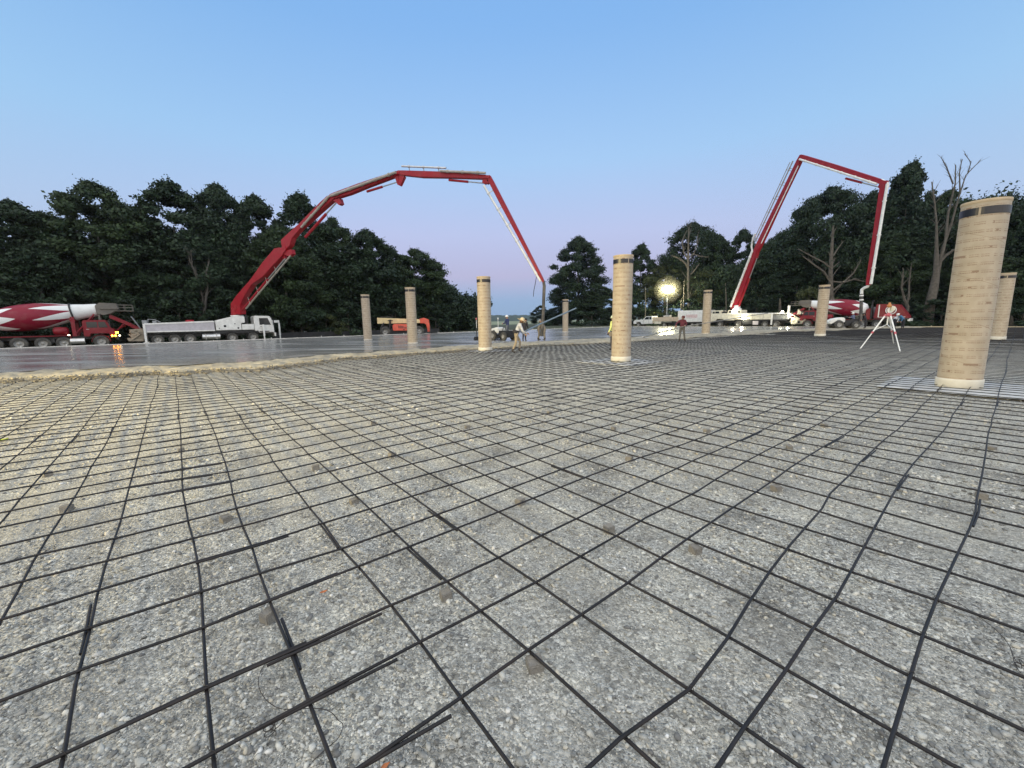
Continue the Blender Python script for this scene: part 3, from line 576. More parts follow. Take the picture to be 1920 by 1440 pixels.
# --- drum paint: white mouth cone and tail with long zigzag spikes into dark red
def m_drum():
    m = bpy.data.materials.new('drum_paint'); m.use_nodes = True; nt = m.node_tree; b = nt.nodes['Principled BSDF']; N = nt.nodes.new; L = nt.links.new
    t = N('ShaderNodeUVMap'); s = N('ShaderNodeSeparateXYZ'); L(t.outputs[0], s.inputs[0])
    def M_(op, a, b2=None):
        k = N('ShaderNodeMath'); k.operation = op
        for q, val in enumerate((a, b2)):
            if val is None: continue
            if isinstance(val, (int, float)): k.inputs[q].default_value = val
            else: L(val, k.inputs[q])
        return k.outputs[0]
    def spike(ph, n):
        f = M_('FRACT', M_('ADD', M_('MULTIPLY', s.outputs[0], n), ph)); return M_('MAXIMUM', M_('SUBTRACT', 1, M_('DIVIDE', M_('ABSOLUTE', M_('SUBTRACT', f, .5)), .45)), 0)
    w1 = M_('LESS_THAN', M_('SUBTRACT', s.outputs[1], M_('MULTIPLY', spike(.3, 7), 2.35)), 1.78)
    w2 = M_('GREATER_THAN', M_('ADD', s.outputs[1], M_('MULTIPLY', spike(.05, 7), 1.15)), 6.15)
    w = M_('MAXIMUM', w1, w2)
    o = N('ShaderNodeTexCoord'); n = N('ShaderNodeTexNoise'); n.inputs['Scale'].default_value = 1.6; n.inputs['Detail'].default_value = 8; L(o.outputs['Object'], n.inputs['Vector'])
    k = ramp(nt.nodes, [(.5, (0, 0, 0)), (.75, (.16, .16, .16))]); L(n.outputs[0], k.inputs[0])
    mx = N('ShaderNodeMix'); mx.data_type = 'RGBA'; L(w, mx.inputs[0]); mx.inputs[6].default_value = (.21, .005, .024, 1); mx.inputs[7].default_value = (.72, .73, .72, 1)
    m2 = N('ShaderNodeMix'); m2.data_type = 'RGBA'; L(k.outputs[0], m2.inputs[0]); L(mx.outputs[2], m2.inputs[6]); m2.inputs[7].default_value = (.30, .26, .22, 1)
    L(m2.outputs[2], b.inputs['Base Color']); b.inputs['Roughness'].default_value = .42; b.inputs['Specular IOR Level'].default_value = .3; return m
MDRUM = m_drum()
def drum(par, p0, p1, prof, n=56):                    # p0 mouth centre, p1 far end
    p0 = Vector(p0); ax = (Vector(p1)-p0).normalized(); a = ax.cross(Vector((0, 0, 1))).normalized(); b = ax.cross(a).normalized(); vs = []; uvv = []
    for r, t in prof:
        for k in range(n+1):
            q = 2*PI*k/n; vs.append(p0+ax*t+a*(math.cos(q)*r)+b*(math.sin(q)*r)); uvv.append((k/n, t))
    fs = [(i*(n+1)+k, i*(n+1)+k+1, (i+1)*(n+1)+k+1, (i+1)*(n+1)+k) for i in range(len(prof)-1) for k in range(n)]
    me = bpy.data.meshes.new('drum'); me.from_pydata([tuple(v) for v in vs], [], fs); me.polygons.foreach_set('use_smooth', [True]*len(fs)); l = me.uv_layers.new(name='UVMap')
    for lp in me.loops: l.data[lp.index].uv = uvv[lp.vertex_index]
    me.materials.append(MDRUM); o = bpy.data.objects.new('drum', me); COL.objects.link(o); o.parent = par; return o, ax
def fine_prof():
    pts = [(.50, 0), (.55, .05), (.62, .9), (.74, 1.75), (.92, 2.6), (1.06, 3.3), (1.12, 3.8), (1.12, 4.7), (1.06, 5.3), (.90, 6.0), (.72, 6.45), (.45, 6.62), (0, 6.66)]
    out = []
    for (r0, t0), (r1, t1) in zip(pts, pts[1:]):
        n = max(1, int((t1-t0)/.12)); out += [(r0+(r1-r0)*q/n, t0+(t1-t0)*q/n) for q in range(n)]
    return out+[pts[-1]]
def mixer(label, loc, rz, near, logo):                # front discharge mixer; +x is the front; near = sign of the camera side
    o = thing('mixer_truck', label, 'mixer truck', loc, rz, 'concrete mixer trucks feeding the pumps')
    fr = MB().box(-9.6, 1.1, -.45, .45, .78, 1.05).box(-10.9, -7.4, -1.1, 1.1, 1.05, 1.22)
    for x in (-6.0, -3.0, .1): fr.box(x-.1, x+.1, -1.0, 1.0, .55, .85)
    for x in (-2.35, -3.6, -4.95, -6.3, -7.8, 0): fr.tube([(x, -1.0, .5), (x, 1.0, .5)], .09, 8)
    fr.build('frame', MT['black'], o)
    for x in (0, -4.95, -6.3): axle(o, x, .53)
    for x in (-2.35, -3.6, -7.8): axle(o, x, .5)
    d, ax = drum(o, (.05, 0, 3.40), (-6.45, 0, 2.42), fine_prof())
    P0 = Vector((.05, 0, 3.40))
    MB().lathe([(.70, -.06), (.82, -.06), (.82, .06), (.70, .06)], 48, o=P0+ax*1.72, ax=ax).build('drum_ring', MT['black'], d)
    sup = MB().prism([(-6.9, 1.05), (-6.5, 1.05), (-6.45, 2.4), (-6.75, 2.6), (-7.0, 2.4)], -.55, .55)
    for s in (-1, 1): sup.box(-1.75, -1.5, s*.95-.08, s*.95+.08, 1.05, 2.75).tube([(-1.6, s*.95, 1.2), (-.2, s*.8, 3.0)], .07, 6)
    sup.box(-1.8, -1.45, -1.0, 1.0, 2.35, 2.52).box(-6.9, -1.5, -.1, .1, 1.0, 1.1)
    sup.build('drum_support', MT['red'], o)
    hp = MB().prism([(-.05, 3.0), (-.1, 3.75), (.2, 4.02), (1.35, 3.98), (1.45, 3.45), (.9, 3.05), (.4, 2.9)], -.68, .68).box(.2, 1.5, -.8, .8, 3.42, 3.5)
    hp.box(.0, .15, -.6, -.5, 1.2, 3.1).box(.0, .15, .5, .6, 1.2, 3.1)
    hp.build('hopper', MT['hopper'], o, bevel=.03)
    pl = MB().box(1.2, 2.45, -.7, .7, 3.26, 3.32)
    for x in (1.3, 1.85, 2.42):
        for s in (-.68, .68): pl.tube([(x, s, 3.3), (x, s, 3.85)], .02, 6)
    for zz in (3.6, 3.85):
        for s in (-.68, .68): pl.tube([(1.3, s, zz), (2.42, s, zz)], .018, 6)
        pl.tube([(2.42, -.68, zz), (2.42, .68, zz)], .018, 6)
    pl.build('platform', MT['hopper'], o)
    ch = MB()
    for a, b2, w in (((.75, 3.0), (2.2, 2.1), .42), ((2.1, 2.15), (3.05, 1.50), .36)):
        ch.prism([(a[0], a[1]), (b2[0], b2[1]), (b2[0]-.05, b2[1]-.30), (a[0]-.05, a[1]-.36)], -w, w)
    ch.tube([(1.0, .3, 1.5), (1.9, .2, 2.1)], .07, 8).tube([(1.05, -.3, 1.4), (1.7, -.2, 2.2)], .06, 8)
    ch.build('chute', MT['red'], o, bevel=.02)
    cb = MB().prism([(-1.05, 1.0), (-1.05, 2.32), (-.95, 2.46), (.42, 2.46), (.58, 2.34), (.78, 1.72), (.98, 1.62), (1.05, 1.05), (.66, 1.0), (.6, 1.25), (-.6, 1.25), (-.66, 1.0)], -1.12, 1.12)
    c = cb.build('cab', MT['red'], o, bevel=.04)
    for s in (-1, 1):
        MB().prism([(-.78, 1.78), (-.78, 2.30), (-.1, 2.30), (-.1, 1.78)], s*1.125-.01, s*1.125+.01).prism([(-.02, 1.78), (-.02, 2.30), (.42, 2.30), (.58, 1.78)], s*1.125-.01, s*1.125+.01).build('window', MT['glass'], c)
        fd = MB(); fender(fd, 0, .60, s*.72, s*1.15, 0, .5); fd.build('fender', MT['red'], c)
        MB().box(-.85, -.65, s*1.13-.02, s*1.13+.02, 1.62, 1.66).build('door_handle', MT['steel'], c)
        MB().tube([(.5, s*1.1, 2.3), (.75, s*1.4, 2.35), (.75, s*1.42, 2.0)], .02, 6).box(.72, .78, s*1.42-.1, s*1.42+.1, 1.85, 2.3).build('mirror', MT['black'], c)
        MB().lathe([(0, .05), (.09, .05), (.09, -.02)], 12, o=(1.03, s*.86, 1.28), ax=(1, 0, 0)).build('headlight', MT['headl'] if logo else MT['amber'], c)
    MB().prism([(.60, 2.30), (.80, 1.74), (.815, 1.75), (.615, 2.31)], -.95, .95).build('windscreen', MT['glass'], c)
    MB().box(1.04, 1.22, -1.15, 1.15, .62, .98).build('bumper', MT['black'], o, bevel=.03)
    MB().tube([(-1.95, near*1.0, .62), (-1.05, near*1.0, .62)], .27, 18).build('fuel_tank', MT['alu'], o)
    MB().lathe([(0, -.5), (.2, -.48), (.34, -.38), (.36, 0), (.34, .38), (.2, .48), (0, .5)], 22, o=(-2.45, near*.72, 1.52), ax=(1, 0, 0)).build('water_tank', MT['red'], o)
    fs = MB()
    for s in (-1, 1): fs.box(-8.3, -1.9, s*.78-.36, s*.78+.36, 1.10, 1.14).box(-1.9, -1.86, s*.78-.36, s*.78+.36, .85, 1.14)
    fs.build('mudguard', MT['red'], o)
    MB().box(-2.05, -1.9, near*1.15-.02, near*1.15+.03, 1.13, 1.2).build('marker_light', MT['headl'], o)
    if not logo:
        for dx, m in ((0, 'amber'), (.22, 'amber'), (.5, 'headl')): MB().lathe([(0, .05), (.055, .04), (.07, 0), (.07, -.03)], 12, o=(.78+dx, near*1.16, 1.02), ax=(0, near, 0)).build('indicator', MT[m], o)
    # rear engine housing
    hd = MB().prism([(-7.55, 1.22), (-7.35, 1.3), (-7.55, 3.12), (-9.75, 2.98), (-10.75, 1.55), (-10.85, 1.22)], -1.05, 1.05)
    hood = hd.build('engine_hood', MT['red'], o, bevel=.05)
    s = near; y = s*1.06
    MB().box(-7.92, -7.80, min(y, y+s*.006), max(y, y+s*.006), 1.42, 3.0).box(-10.5, -7.80, min(y, y+s*.006), max(y, y+s*.006), 1.36, 1.42).build('white_trim', MT['white'], hood)
    MB().lathe([(.46, 0), (.46, s*.012), (.56, s*.012), (.56, 0)], 32, o=(-9.05, y, 2.28), ax=(0, 1, 0)).build('ring_emblem', MT['white'], hood).scale = (1, 1, 1)
    MB().lathe([(0, s*.012), (.33, s*.012), (.36, 0)], 32, o=(-9.0, y, 2.28), ax=(0, 1, 0)).build('emblem', MT['logo'], hood)
    MB().tube([(-7.05, .55, 1.2), (-7.05, .55, 3.0)], .13, 12).tube([(-7.05, .55, 3.0), (-7.05, .55, 3.45), (-7.2, .55, 3.6)], .08, 10).build('exhaust_stack', MT['black'], o)
    MB().tube([(-7.2, -.5, 1.3), (-7.2, -.5, 2.75)], .2, 14).build('air_filter', MT['grey'], o)
    MB().box(-11.0, -10.75, -1.1, 1.1, .85, 1.2).build('rear_bumper', MT['white'], o, bevel=.02)
    return o
zl = lambda z: z*1.06+.10
mixer('red front discharge mixer truck with white spiked drum behind the left pump truck', tuple(uv(-5.01, 54.15, -.21)), TH, -1, False)
mixer('red front discharge mixer truck with round emblem on its rear hood', tuple(uv(73.75, 19.76, -.10)), TH+PI/2, 1, True)

# --- booms -----------------------------------------------------------
def tolocal(o, P):
    P = Vector(P)-o.location; a = -o.rotation_euler.z
    return Vector((P.x*math.cos(a)-P.y*math.sin(a), P.x*math.sin(a)+P.y*math.cos(a), P.z))
def boom(o, base, tip, px, sizes, width, traced={}):
    # px: boom joints in the boom's own vertical plane; sizes: (height at start, height in the middle, height at end)
    n = Vector((-(tip-base).y, (tip-base).x, 0)).normalized(); c = (base-EYE).dot(n)
    def W_(p): return tolocal(o, EYE + ray(*p)*(c/ray(*p).dot(n)))
    nl = tolocal(o, o.location+n); J = [W_(p) for p in px]; parts = []
    for k in range(len(J)-1):
        a, b = J[k], J[k+1]; d = (b-a); L_ = d.length; d.normalize(); up = d.cross(nl).normalized()
        if up.z < 0: up = -up
        h0, hm, h1 = sizes[k]; w = width*(1-.12*k)
        outl = [a-d*h0*.3+up*h0*.5, a+d*L_*.05+up*h0*.55, a+d*L_*.45+up*hm*.55, b-d*L_*.04+up*h1*.5, b+d*h1*.3+up*h1*.35, b+d*h1*.3-up*h1*.35, b-d*L_*.06-up*h1*.5, a+d*L_*.55-up*hm*.45, a+d*L_*.28-up*hm*.6, a+d*L_*.06-up*h0*.5, a-d*h0*.3-up*h0*.4]
        if k in traced: outl = [W_((420+x/4.235, 300+y/4.235)) for x, y in traced[k]]
        s = MB().prism3(outl, nl*(w/2)).build('boom_section', MT['boomred'], o, bevel=.03); parts.append((s, a, b, d, up, L_, h0, h1))
        MB().tube([a-nl*(w/2+.05), a+nl*(w/2+.05)], h0*.36, 14).build('pivot', MT['boomred'], s)
    return parts, W_, nl
def pipe_on(part, nl, side, upoff, m, t0=0., t1=1., r=.075, clamps=4, up1=None):
    s, a, b, d, up, L_, h0, h1 = part
    q0, q1 = a+d*L_*t0+nl*side+up*upoff, a+d*L_*t1+nl*side+up*(upoff if up1 is None else up1)
    mb = MB().tube([q0, q1], r, 10)
    for k in range(clamps): 
        p = q0.lerp(q1, (k+.5)/clamps); mb.tube([p-d*.07, p+d*.07], r*1.35, 10)
        if abs(upoff) > .3: mb.tube([p, a+d*((p-a).dot(d))+up*.1*(1 if upoff > 0 else -1)], .035, 5)
    mb.build('delivery_pipe', m, s)
def ram(part, nl, t0, t1, o0, o1, r=.09, split=.6):
    s, a, b, d, up, L_, h0, h1 = part
    p0, p1 = a+d*L_*t0+up*o0, a+d*L_*t1+up*o1; m = p0.lerp(p1, split)
    y = MB().tube([p0, m], r, 10).build('hydraulic_cylinder', MT['boomred'], s); MB().tube([m, p1], r*.5, 8).build('piston_rod', MT['steel'], s)
    MB().prism3([a+d*L_*(t1-.018), a+d*L_*(t1+.03), p1+d*.12-up*.1*(1 if o1 > 0 else -1)*-1, p1-d*.14], nl*.12).build('linkage', MT['boomred'], s)

# --- left pump truck --------------------------------------------------
LP = thing('pump_truck', 'white five axle concrete pump truck with long arched red boom over the wet slab', 'pump truck', tuple(uv(-2.0, 54.2, -.21)), TH, 'truck mounted concrete pumps')
MB().box(.2, 10.7, -.45, .45, .75, 1.05).box(.3, 5.4, -1.05, 1.05, 1.1, 1.3).box(5.4, 10.4, -1.0, 1.0, .95, 1.24).build('frame', MT['black'], LP)
for x in (.92, 2.22): axle(LP, x, .5, 1.0)
for x in (3.42, 7.0, 8.9): axle(LP, x, .5, 1.02)
for s in (-1, 1):
    sp_ = MB().prism([(.08, 1.30), (.08, 2.02), (5.55, 2.20), (5.55, 1.30)], s*1.18-.05, s*1.18+.05).build('side_panel', MT['lav'], LP, bevel=.01)
    MB().prism([(.05, 1.96), (.05, 2.06), (5.57, 2.24), (5.57, 2.14)], s*1.24-.03, s*1.24+.03).prism([(.05, 1.24), (.05, 1.34), (5.57, 1.34), (5.57, 1.24)], s*1.24-.03, s*1.24+.03).prism([(.0, 1.2), (.0, 2.06), (.1, 2.06), (.1, 1.2)], s*1.24-.03, s*1.24+.03).build('rail', MT['white'], sp_)
    MB().box(-.02, .16, s*1.22-.09, s*1.22+.09, .30, 2.05).box(-.14, .28, s*1.22-.2, s*1.22+.2, .12, .3).build('rear_outrigger', MT['white'], LP, bevel=.02)
    tn = MB().tube([(4.45, s*.95, .66), (5.95, s*.95, .66)], .30, 20).build('fuel_tank', MT['alu'], LP)
    MB().box(4.7, 4.76, s*.95-.32, s*.95+.32, .36, .97).box(5.6, 5.66, s*.95-.32, s*.95+.32, .36, .97).build('tank_strap', MT['steel'], tn)
    fd = MB()
    for x in (.92, 2.22, 3.42, 7.0, 8.9): fender(fd, x, .58, s*.75, s*1.2, .1, .5)
    fd.build('mudguard', MT['black'], LP)
MB().prism([(.1, 2.0), (.1, 2.1), (5.5, 2.28), (5.5, 2.15)], -1.15, 1.15).build('deck', MT['white'], LP)
bx = MB().prism([(5.66, 1.28), (5.66, 2.28), (7.05, 2.66), (8.28, 2.72), (8.28, 2.05), (7.92, 2.0), (7.92, 1.28)], -1.2, 1.2).build('pump_housing', MT['white'], LP, bevel=.04)
for x, z, r in ((6.45, 1.72, .12), (7.62, 1.5, .09), (7.35, 1.95, .06), (5.95, 1.5, .05)): MB().lathe([(0, -.012), (r, -.012), (r, 0)], 16, o=(x, -1.2, z), ax=(0, 1, 0)).build('port', MT['black'], bx)
MB().box(7.96, 9.08, -1.18, 1.18, 1.28, 1.88).build('tool_box', MT['white'], LP, bevel=.03)
MB().box(8.3, 8.62, -.9, .9, 1.9, 2.6).tube([(8.45, -.95, 1.9), (8.45, -.95, 2.85)], .09, 10).build('exhaust_stack', MT['black'], LP)
MB().lathe([(0, 0), (.35, 0), (.35, .22), (0, .24)], 20, o=(3.6, -.3, 2.16)).build('water_tank', MT['boomred'], LP)
cb = MB().prism([(9.12, 1.15), (9.12, 2.66), (9.25, 2.78), (10.62, 2.74), (10.78, 2.6), (10.98, 1.72), (11.0, .95), (9.5, .95), (9.5, 1.15)], -1.15, 1.15).build('cab', MT['white'], LP, bevel=.05)
for s in (-1, 1):
    MB().prism([(9.62, 1.78), (9.62, 2.52), (10.45, 2.52), (10.72, 1.78)], s*1.155-.012, s*1.155+.012).build('window', MT['glass'], cb)
    MB().tube([(10.6, s*1.1, 2.6), (10.95, s*1.38, 2.55), (10.95, s*1.4, 1.9)], .02, 6).box(10.9, 10.98, s*1.4-.1, s*1.4+.1, 1.75, 2.35).build('mirror', MT['black'], cb)
    MB().box(9.55, 10.5, s*1.155-.015, s*1.155+.015, 1.02, 1.12).build('door_step', MT['black'], cb)
    MB().box(9.66, 9.8, s*1.16-.02, s*1.16+.02, 1.58, 1.62).build('door_handle', MT['black'], cb)
MB().prism([(10.70, 2.58), (10.96, 1.76), (10.985, 1.77), (10.725, 2.59)], -1.0, 1.0).build('windscreen', MT['glass'], cb)
MB().box(10.98, 11.14, -1.15, 1.15, .5, .92).build('bumper', MT['white'], LP, bevel=.03)
MB().box(11.0, 11.03, -.7, .7, 1.0, 1.5).build('grille', MT['black'], LP)
for s in (-1, 1): MB().lathe([(0, .04), (.1, .04), (.1, 0)], 12, o=(11.13, s*.85, .72), ax=(1, 0, 0)).build('headlight', MT['grey'], LP)
og = MB().box(9.85, 10.02, -1.46, -1.28, .55, 1.82).box(9.88, 9.99, -1.43, -1.31, .12, .6).box(9.72, 10.15, -1.58, -1.16, 0, .12).build('front_outrigger', MT['white'], LP, bevel=.02)
og = MB().box(10.6, 12.05, 1.5, 1.72, 2.0, 2.28).box(11.92, 12.10, 1.52, 1.70, .5, 2.0).box(11.95, 12.07, 1.55, 1.67, .12, .5).box(11.8, 12.22, 1.4, 1.82, 0, .12).build('front_outrigger', MT['white'], LP, bevel=.02)
hp = MB().prism([(-.95, .75), (-1.05, 1.55), (-.05, 1.62), (-.05, .6)], -.8, .8).prism([(-1.2, .45), (-1.3, .75), (-.1, .62), (-.1, .4)], -.9, .9)
for k in range(9): hp.tube([(random.uniform(-1.2, -.2), random.uniform(-.95, -.6), random.uniform(.5, 1.3)), (random.uniform(-1.1, -.2), random.uniform(-1.0, -.7), random.uniform(.5, 1.5))], random.uniform(.05, .12), 6)
h = hp.build('hopper', MT['mud'], LP, bevel=.05)
gr = MB(); Rr = Matrix.Rotation(.5, 3, 'Y')
for k in range(9): gr.tube([(-.78+.09*0, -.7+.175*k, 2.75), (-.25, -.7+.175*k, 1.62)], .03, 5)
for t in np.linspace(0, 1, 7): gr.tube([(-.78+.53*t, -.72, 2.75-1.13*t), (-.78+.53*t, .72, 2.75-1.13*t)], .03, 5)
gr.prism([(-.80, 2.75), (-.27, 1.62), (-.25, 1.63), (-.78, 2.76)], -.66, .66)
gr.build('hopper_grate', MT['grey'], LP)
ctl = MB().box(-.05, .3, -.9, -.6, 2.05, 2.4).tube([(.35, -.7, 2.1), (.4, -.5, 2.5), (.9, -.5, 2.45), (1.3, -.6, 2.2)], .04, 6).box(.7, 1.0, -.4, -.1, 2.1, 2.35).build('control_box', MT['grey'], LP)
MB().lathe([(.58, 0), (.62, .12), (.55, .16), (0, .16)], 24, o=(7.75, 0, 2.70)).build('slewing_ring', MT['white'], LP)
MB().prism([(7.22, 2.84), (7.28, 3.55), (7.6, 3.85), (8.0, 3.6), (8.18, 2.84)], -.42, .42).build('turret', MT['boomred'], LP, bevel=.05)
base = uv(-2.0+7.7, 54.2, 3.4); tip = G(1016, 637, SLAB)
BP = [(446, 577), (537, 467), (624, 370), (749, 325), (917, 333), (1019, 528)]
parts, W_, nl = boom(LP, base, tip, BP, [(.75, 1.02, .75), (.85, .80, .60), (.50, .52, .38), (.36, .43, .30), (.32, .28, .19)], .62,
  {0: [(75, 1140), (120, 1075), (230, 950), (330, 810), (420, 705), (460, 698), (505, 722), (480, 765), (400, 850), (330, 928), (240, 990), (180, 1085), (150, 1150), (155, 1225), (75, 1225)],
   1: [(468, 640), (540, 572), (610, 512), (700, 420), (780, 340), (835, 290), (885, 284), (905, 300), (860, 338), (760, 425), (680, 500), (635, 535), (560, 620), (540, 680), (505, 722), (478, 700)]})
tocam = -1 if tolocal(LP, base-nl.length*Vector((0, 0, 0))).x > 1e9 else (1 if (tolocal(LP, EYE)-parts[0][1]).dot(nl) > 0 else -1)
pipe_on(parts[0], nl, tocam*.15, -.95, MT['pipe'], .12, 1.02, .08, 5)
pipe_on(parts[1], nl, tocam*.40, .02, MT['pipe'], .42, 1.0, .10, 4)
pipe_on(parts[2], nl, tocam*.38, .0, MT['pipe'], .02, .99, .11, 5)
pipe_on(parts[3], nl, tocam*.2, .50, MT['alu'], .04, .55, .075, 3); pipe_on(parts[3], nl, tocam*.34, .22, MT['pipe'], .5, .98, .09, 3)
pipe_on(parts[4], nl, tocam*.1, -.62, MT['white'], .03, .99, .085, 6, -.16)
MB().prism3([W_((420+x/4.235, 300+y/4.235)) for x, y in ((485, 722), (548, 712), (556, 748), (530, 768), (478, 748))], nl*.2).build('linkage', MT['boomred'], parts[0][0]); MB().prism3([W_((420+x/4.235, 300+y/4.235)) for x, y in ((875, 322), (930, 308), (943, 350), (925, 362), (898, 338))], nl*.2).build('linkage', MT['boomred'], parts[1][0])
ram(parts[0], nl, .04, .93, -.62, -.55, .13, .62); ram(parts[1], nl, .36, 1.03, -.66, -.62, .13, .66); ram(parts[2], nl, .52, .97, -.52, -.62, .10, .5); ram(parts[3], nl, .58, .96, -.32, -.42, .09, .55)
s = parts[2][0]; a = W_((749, 325))
MB().prism3([W_((741, 330)), W_((745, 322)), W_((751, 349)), W_((747, 347))], nl*.14).prism3([W_((751, 323)), W_((760, 332)), W_((752, 349)), W_((750, 344))], nl*.14).build('linkage', MT['boomred'], s)
s = parts[3][0]
MB().prism3([W_((911, 333)), W_((914, 331)), W_((915, 345)), W_((912, 345))], nl*.12).prism3([W_((914, 343)), W_((921, 336)), W_((922, 338)), W_((915, 346))], nl*.12).build('linkage', MT['boomred'], s)
pts = [W_((1019, 527)), W_((1020.5, 536)), W_((1019.5, 560)), W_((1018.5, 590)), W_((1017, 612)), W_((1015, 630))]
MB().tube(pts, [.10, .12, .12, .12, .13, .13], 10).build('end_hose', mat('hose_rubber', (.05, .048, .045), .7, dirt=(.24, .21, .17), damt=.8), LP)
MB().tube([W_(p) for p in ((1006, 518), (1004, 530), (1001, 545), (1000, 556))], .025, 5).build('safety_rope', MT['black'], LP)

# --- right pump truck -------------------------------------------------
RP = thing('pump_truck', 'white concrete pump truck with lit work lamps and folded red boom on the far right', 'pump truck', tuple(uv(73.8, 21.5, -.09)), TH+PI/2, 'truck mounted concrete pumps')
MB().box(.6, 12.2, -.45, .45, .7, 1.05).box(1.0, 11.8, -1.0, 1.0, 1.0, 1.2).box(4.6, 7.4, -1.1, 1.1, .45, 1.1).build('frame', MT['black'], RP)
for x in (2.4, 3.95): axle(RP, x, .52, 1.02, rf=.5)
for x in (8.0, 10.9): axle(RP, x, .52, 1.02, rf=.46)
for s in (-1, 1):
    sp_ = MB().prism([(3.0, 1.25), (3.0, 2.12), (10.2, 2.34), (12.45, 2.32), (12.6, 1.7), (12.6, 1.1), (11.6, 1.1), (11.4, 1.4), (10.4, 1.4), (10.2, 1.15), (8.7, 1.15), (8.5, 1.32), (5.2, 1.25)], s*1.2-.05, s*1.2+.05).build('side_panel', MT['cream'], RP, bevel=.01)
    MB().box(5.8, 5.83, s*1.25-.012, s*1.25+.012, 1.3, 2.15).box(7.6, 7.63, s*1.25-.012, s*1.25+.012, 1.35, 2.2).box(4.2, 4.23, s*1.25-.012, s*1.25+.012, 1.3, 2.1).build('panel_gap', MT['black'], sp_)
    MB().box(.6, 9.8, s*1.22-.06, s*1.22+.06, 2.1, 2.2).box(2.9, 3.1, s*1.22-.07, s*1.22+.07, .4, 2.15).build('rail', MT['white'], RP)
    MB().tube([(.6, s*1.1, 2.1), (-1.2, s*.9, .9)], .07, 8).build('hopper_brace', MT['cream'], RP)
    fd = MB(); fender(fd, 10.9, .62, s*.72, s*1.18, 0, .5); fender(fd, 8.0, .60, s*.72, s*1.18, .1, .5); fender(fd, 3.95, .60, s*.72, s*1.18, .1, .5); fd.build('mudguard', MT['black'], RP)
MB().prism([(.7, 2.14), (.7, 2.2), (9.8, 2.34), (9.8, 2.2)], -1.15, 1.15).build('deck', MT['white'], RP)
gr = MB()
for x in np.linspace(.75, 2.85, 12): gr.box(x, x+.05, 1.05, 1.1, 1.25, 2.1).box(x, x+.05, -1.1, -1.05, 1.25, 2.1)
gr.box(.7, 2.9, -1.0, 1.0, 1.2, 1.9); gr.build('rear_grille', MT['grey'], RP)
cb = MB().prism([(10.85, 1.5), (10.85, 2.72), (11.0, 2.85), (12.15, 2.82), (12.35, 2.66), (12.5, 2.0), (12.75, 1.9), (12.8, .95), (11.9, .95), (11.6, 1.5)], -1.1, 1.1).build('cab', MT['cream'], RP, bevel=.05)
for s in (-1, 1):
    MB().prism([(11.15, 2.05), (11.15, 2.66), (11.8, 2.66), (11.8, 2.05)], s*1.105-.012, s*1.105+.012).prism([(11.9, 2.05), (11.9, 2.66), (12.15, 2.66), (12.35, 2.05)], s*1.105-.012, s*1.105+.012).build('window', MT['glass'], cb)
    MB().box(12.65, 12.72, s*1.3-.1, s*1.3+.1, 2.0, 2.5).tube([(12.2, s*1.1, 2.5), (12.68, s*1.3, 2.5)], .02, 5).build('mirror', MT['black'], cb)
MB().prism([(12.33, 2.64), (12.49, 2.04), (12.51, 2.05), (12.35, 2.65)], -.95, .95).build('windscreen', MT['glass'], cb)
MB().box(12.8, 12.95, -1.15, 1.15, .45, .85).build('bumper', MT['black'], RP, bevel=.03)
MB().box(9.95, 10.7, -1.0, 1.0, 1.4, 2.6).tube([(10.5, .8, 2.2), (10.5, .8, 3.0)], .09, 10).build('engine_bay', MT['black'], RP)
tb = MB().box(7.55, 9.75, -1.1, 1.1, 2.2, 2.82).build('turret_base', MT['cream'], RP, bevel=.04)
for x in (7.8, 9.2): MB().box(x, x+.35, 1.1, 1.115, 2.4, 2.7).build('port', MT['black'], tb)
MB().lathe([(.7, 0), (.7, .25), (.5, .3), (.45, .8), (0, .82)], 24, o=(8.75, 0, 2.82)).build('turret', MT['white'], RP)
MB().tube([(.85, .95, 1.9), (.85, .95, 3.3)], .17, 14).build('outrigger_cylinder', MT['white'], RP)
hp = MB().prism([(-1.3, .5), (-1.45, 1.3), (.5, 1.5), (.5, .5)], -.85, .85).prism([(-1.0, 2.0), (-.2, 2.75), (-.1, 1.9)], -.5, .5)
for k in range(10): hp.tube([(random.uniform(-1.4, .4), random.uniform(.5, 1.0), random.uniform(.4, 1.3)), (random.uniform(-1.3, .4), random.uniform(.6, 1.0), random.uniform(.5, 1.6))], random.uniform(.04, .10), 6)
hp.build('hopper', MT['cream'], RP, bevel=.04)
MB().box(4.9, 5.7, 1.16, 1.2, .42, 1.0).build('warning_plate', mat('plate_white', (.6, .55, .55), .5), RP)
wl_ = []
for x, y, z, pw in ((7.1, 1.3, 1.45, 130), (8.7, .9, 3.0, 80), (.6, 1.15, 1.75, 80), (1.6, 1.2, 2.4, 40)):
    hd = MB().lathe([(0, 0), (.10, 0), (.13, .06), (.13, .12), (0, .13)], 14, o=(x, y, z), ax=(0, 1, -.35)).build('work_lamp', MT['work'], RP)
    ld = bpy.data.lights.new('work_lamp_light', 'POINT'); ld.energy = pw; ld.color = (1, .93, .66); ld.shadow_soft_size = .12; lo = bpy.data.objects.new('work_lamp_light', ld); COL.objects.link(lo); lo.parent = RP; lo.location = (x, y+.55, z-.12)
base = uv(73.8, 21.5+8.75, 3.4); tip = G(1617, 613.5, SLAB)
BP = [(1377, 577), (1419, 470), (1503, 294), (1659, 343), (1628, 533)]
parts, W_, nl = boom(RP, base, tip, BP, [(.95, 1.12, .82), (.9, .75, .68), (.50, .55, .50), (.70, .56, .42)], .62)
tocam = 1 if (tolocal(RP, EYE)-parts[0][1]).dot(nl) > 0 else -1
pipe_on(parts[0], nl, tocam*.42, .42, MT['white'], .0, .98, .17, 5)
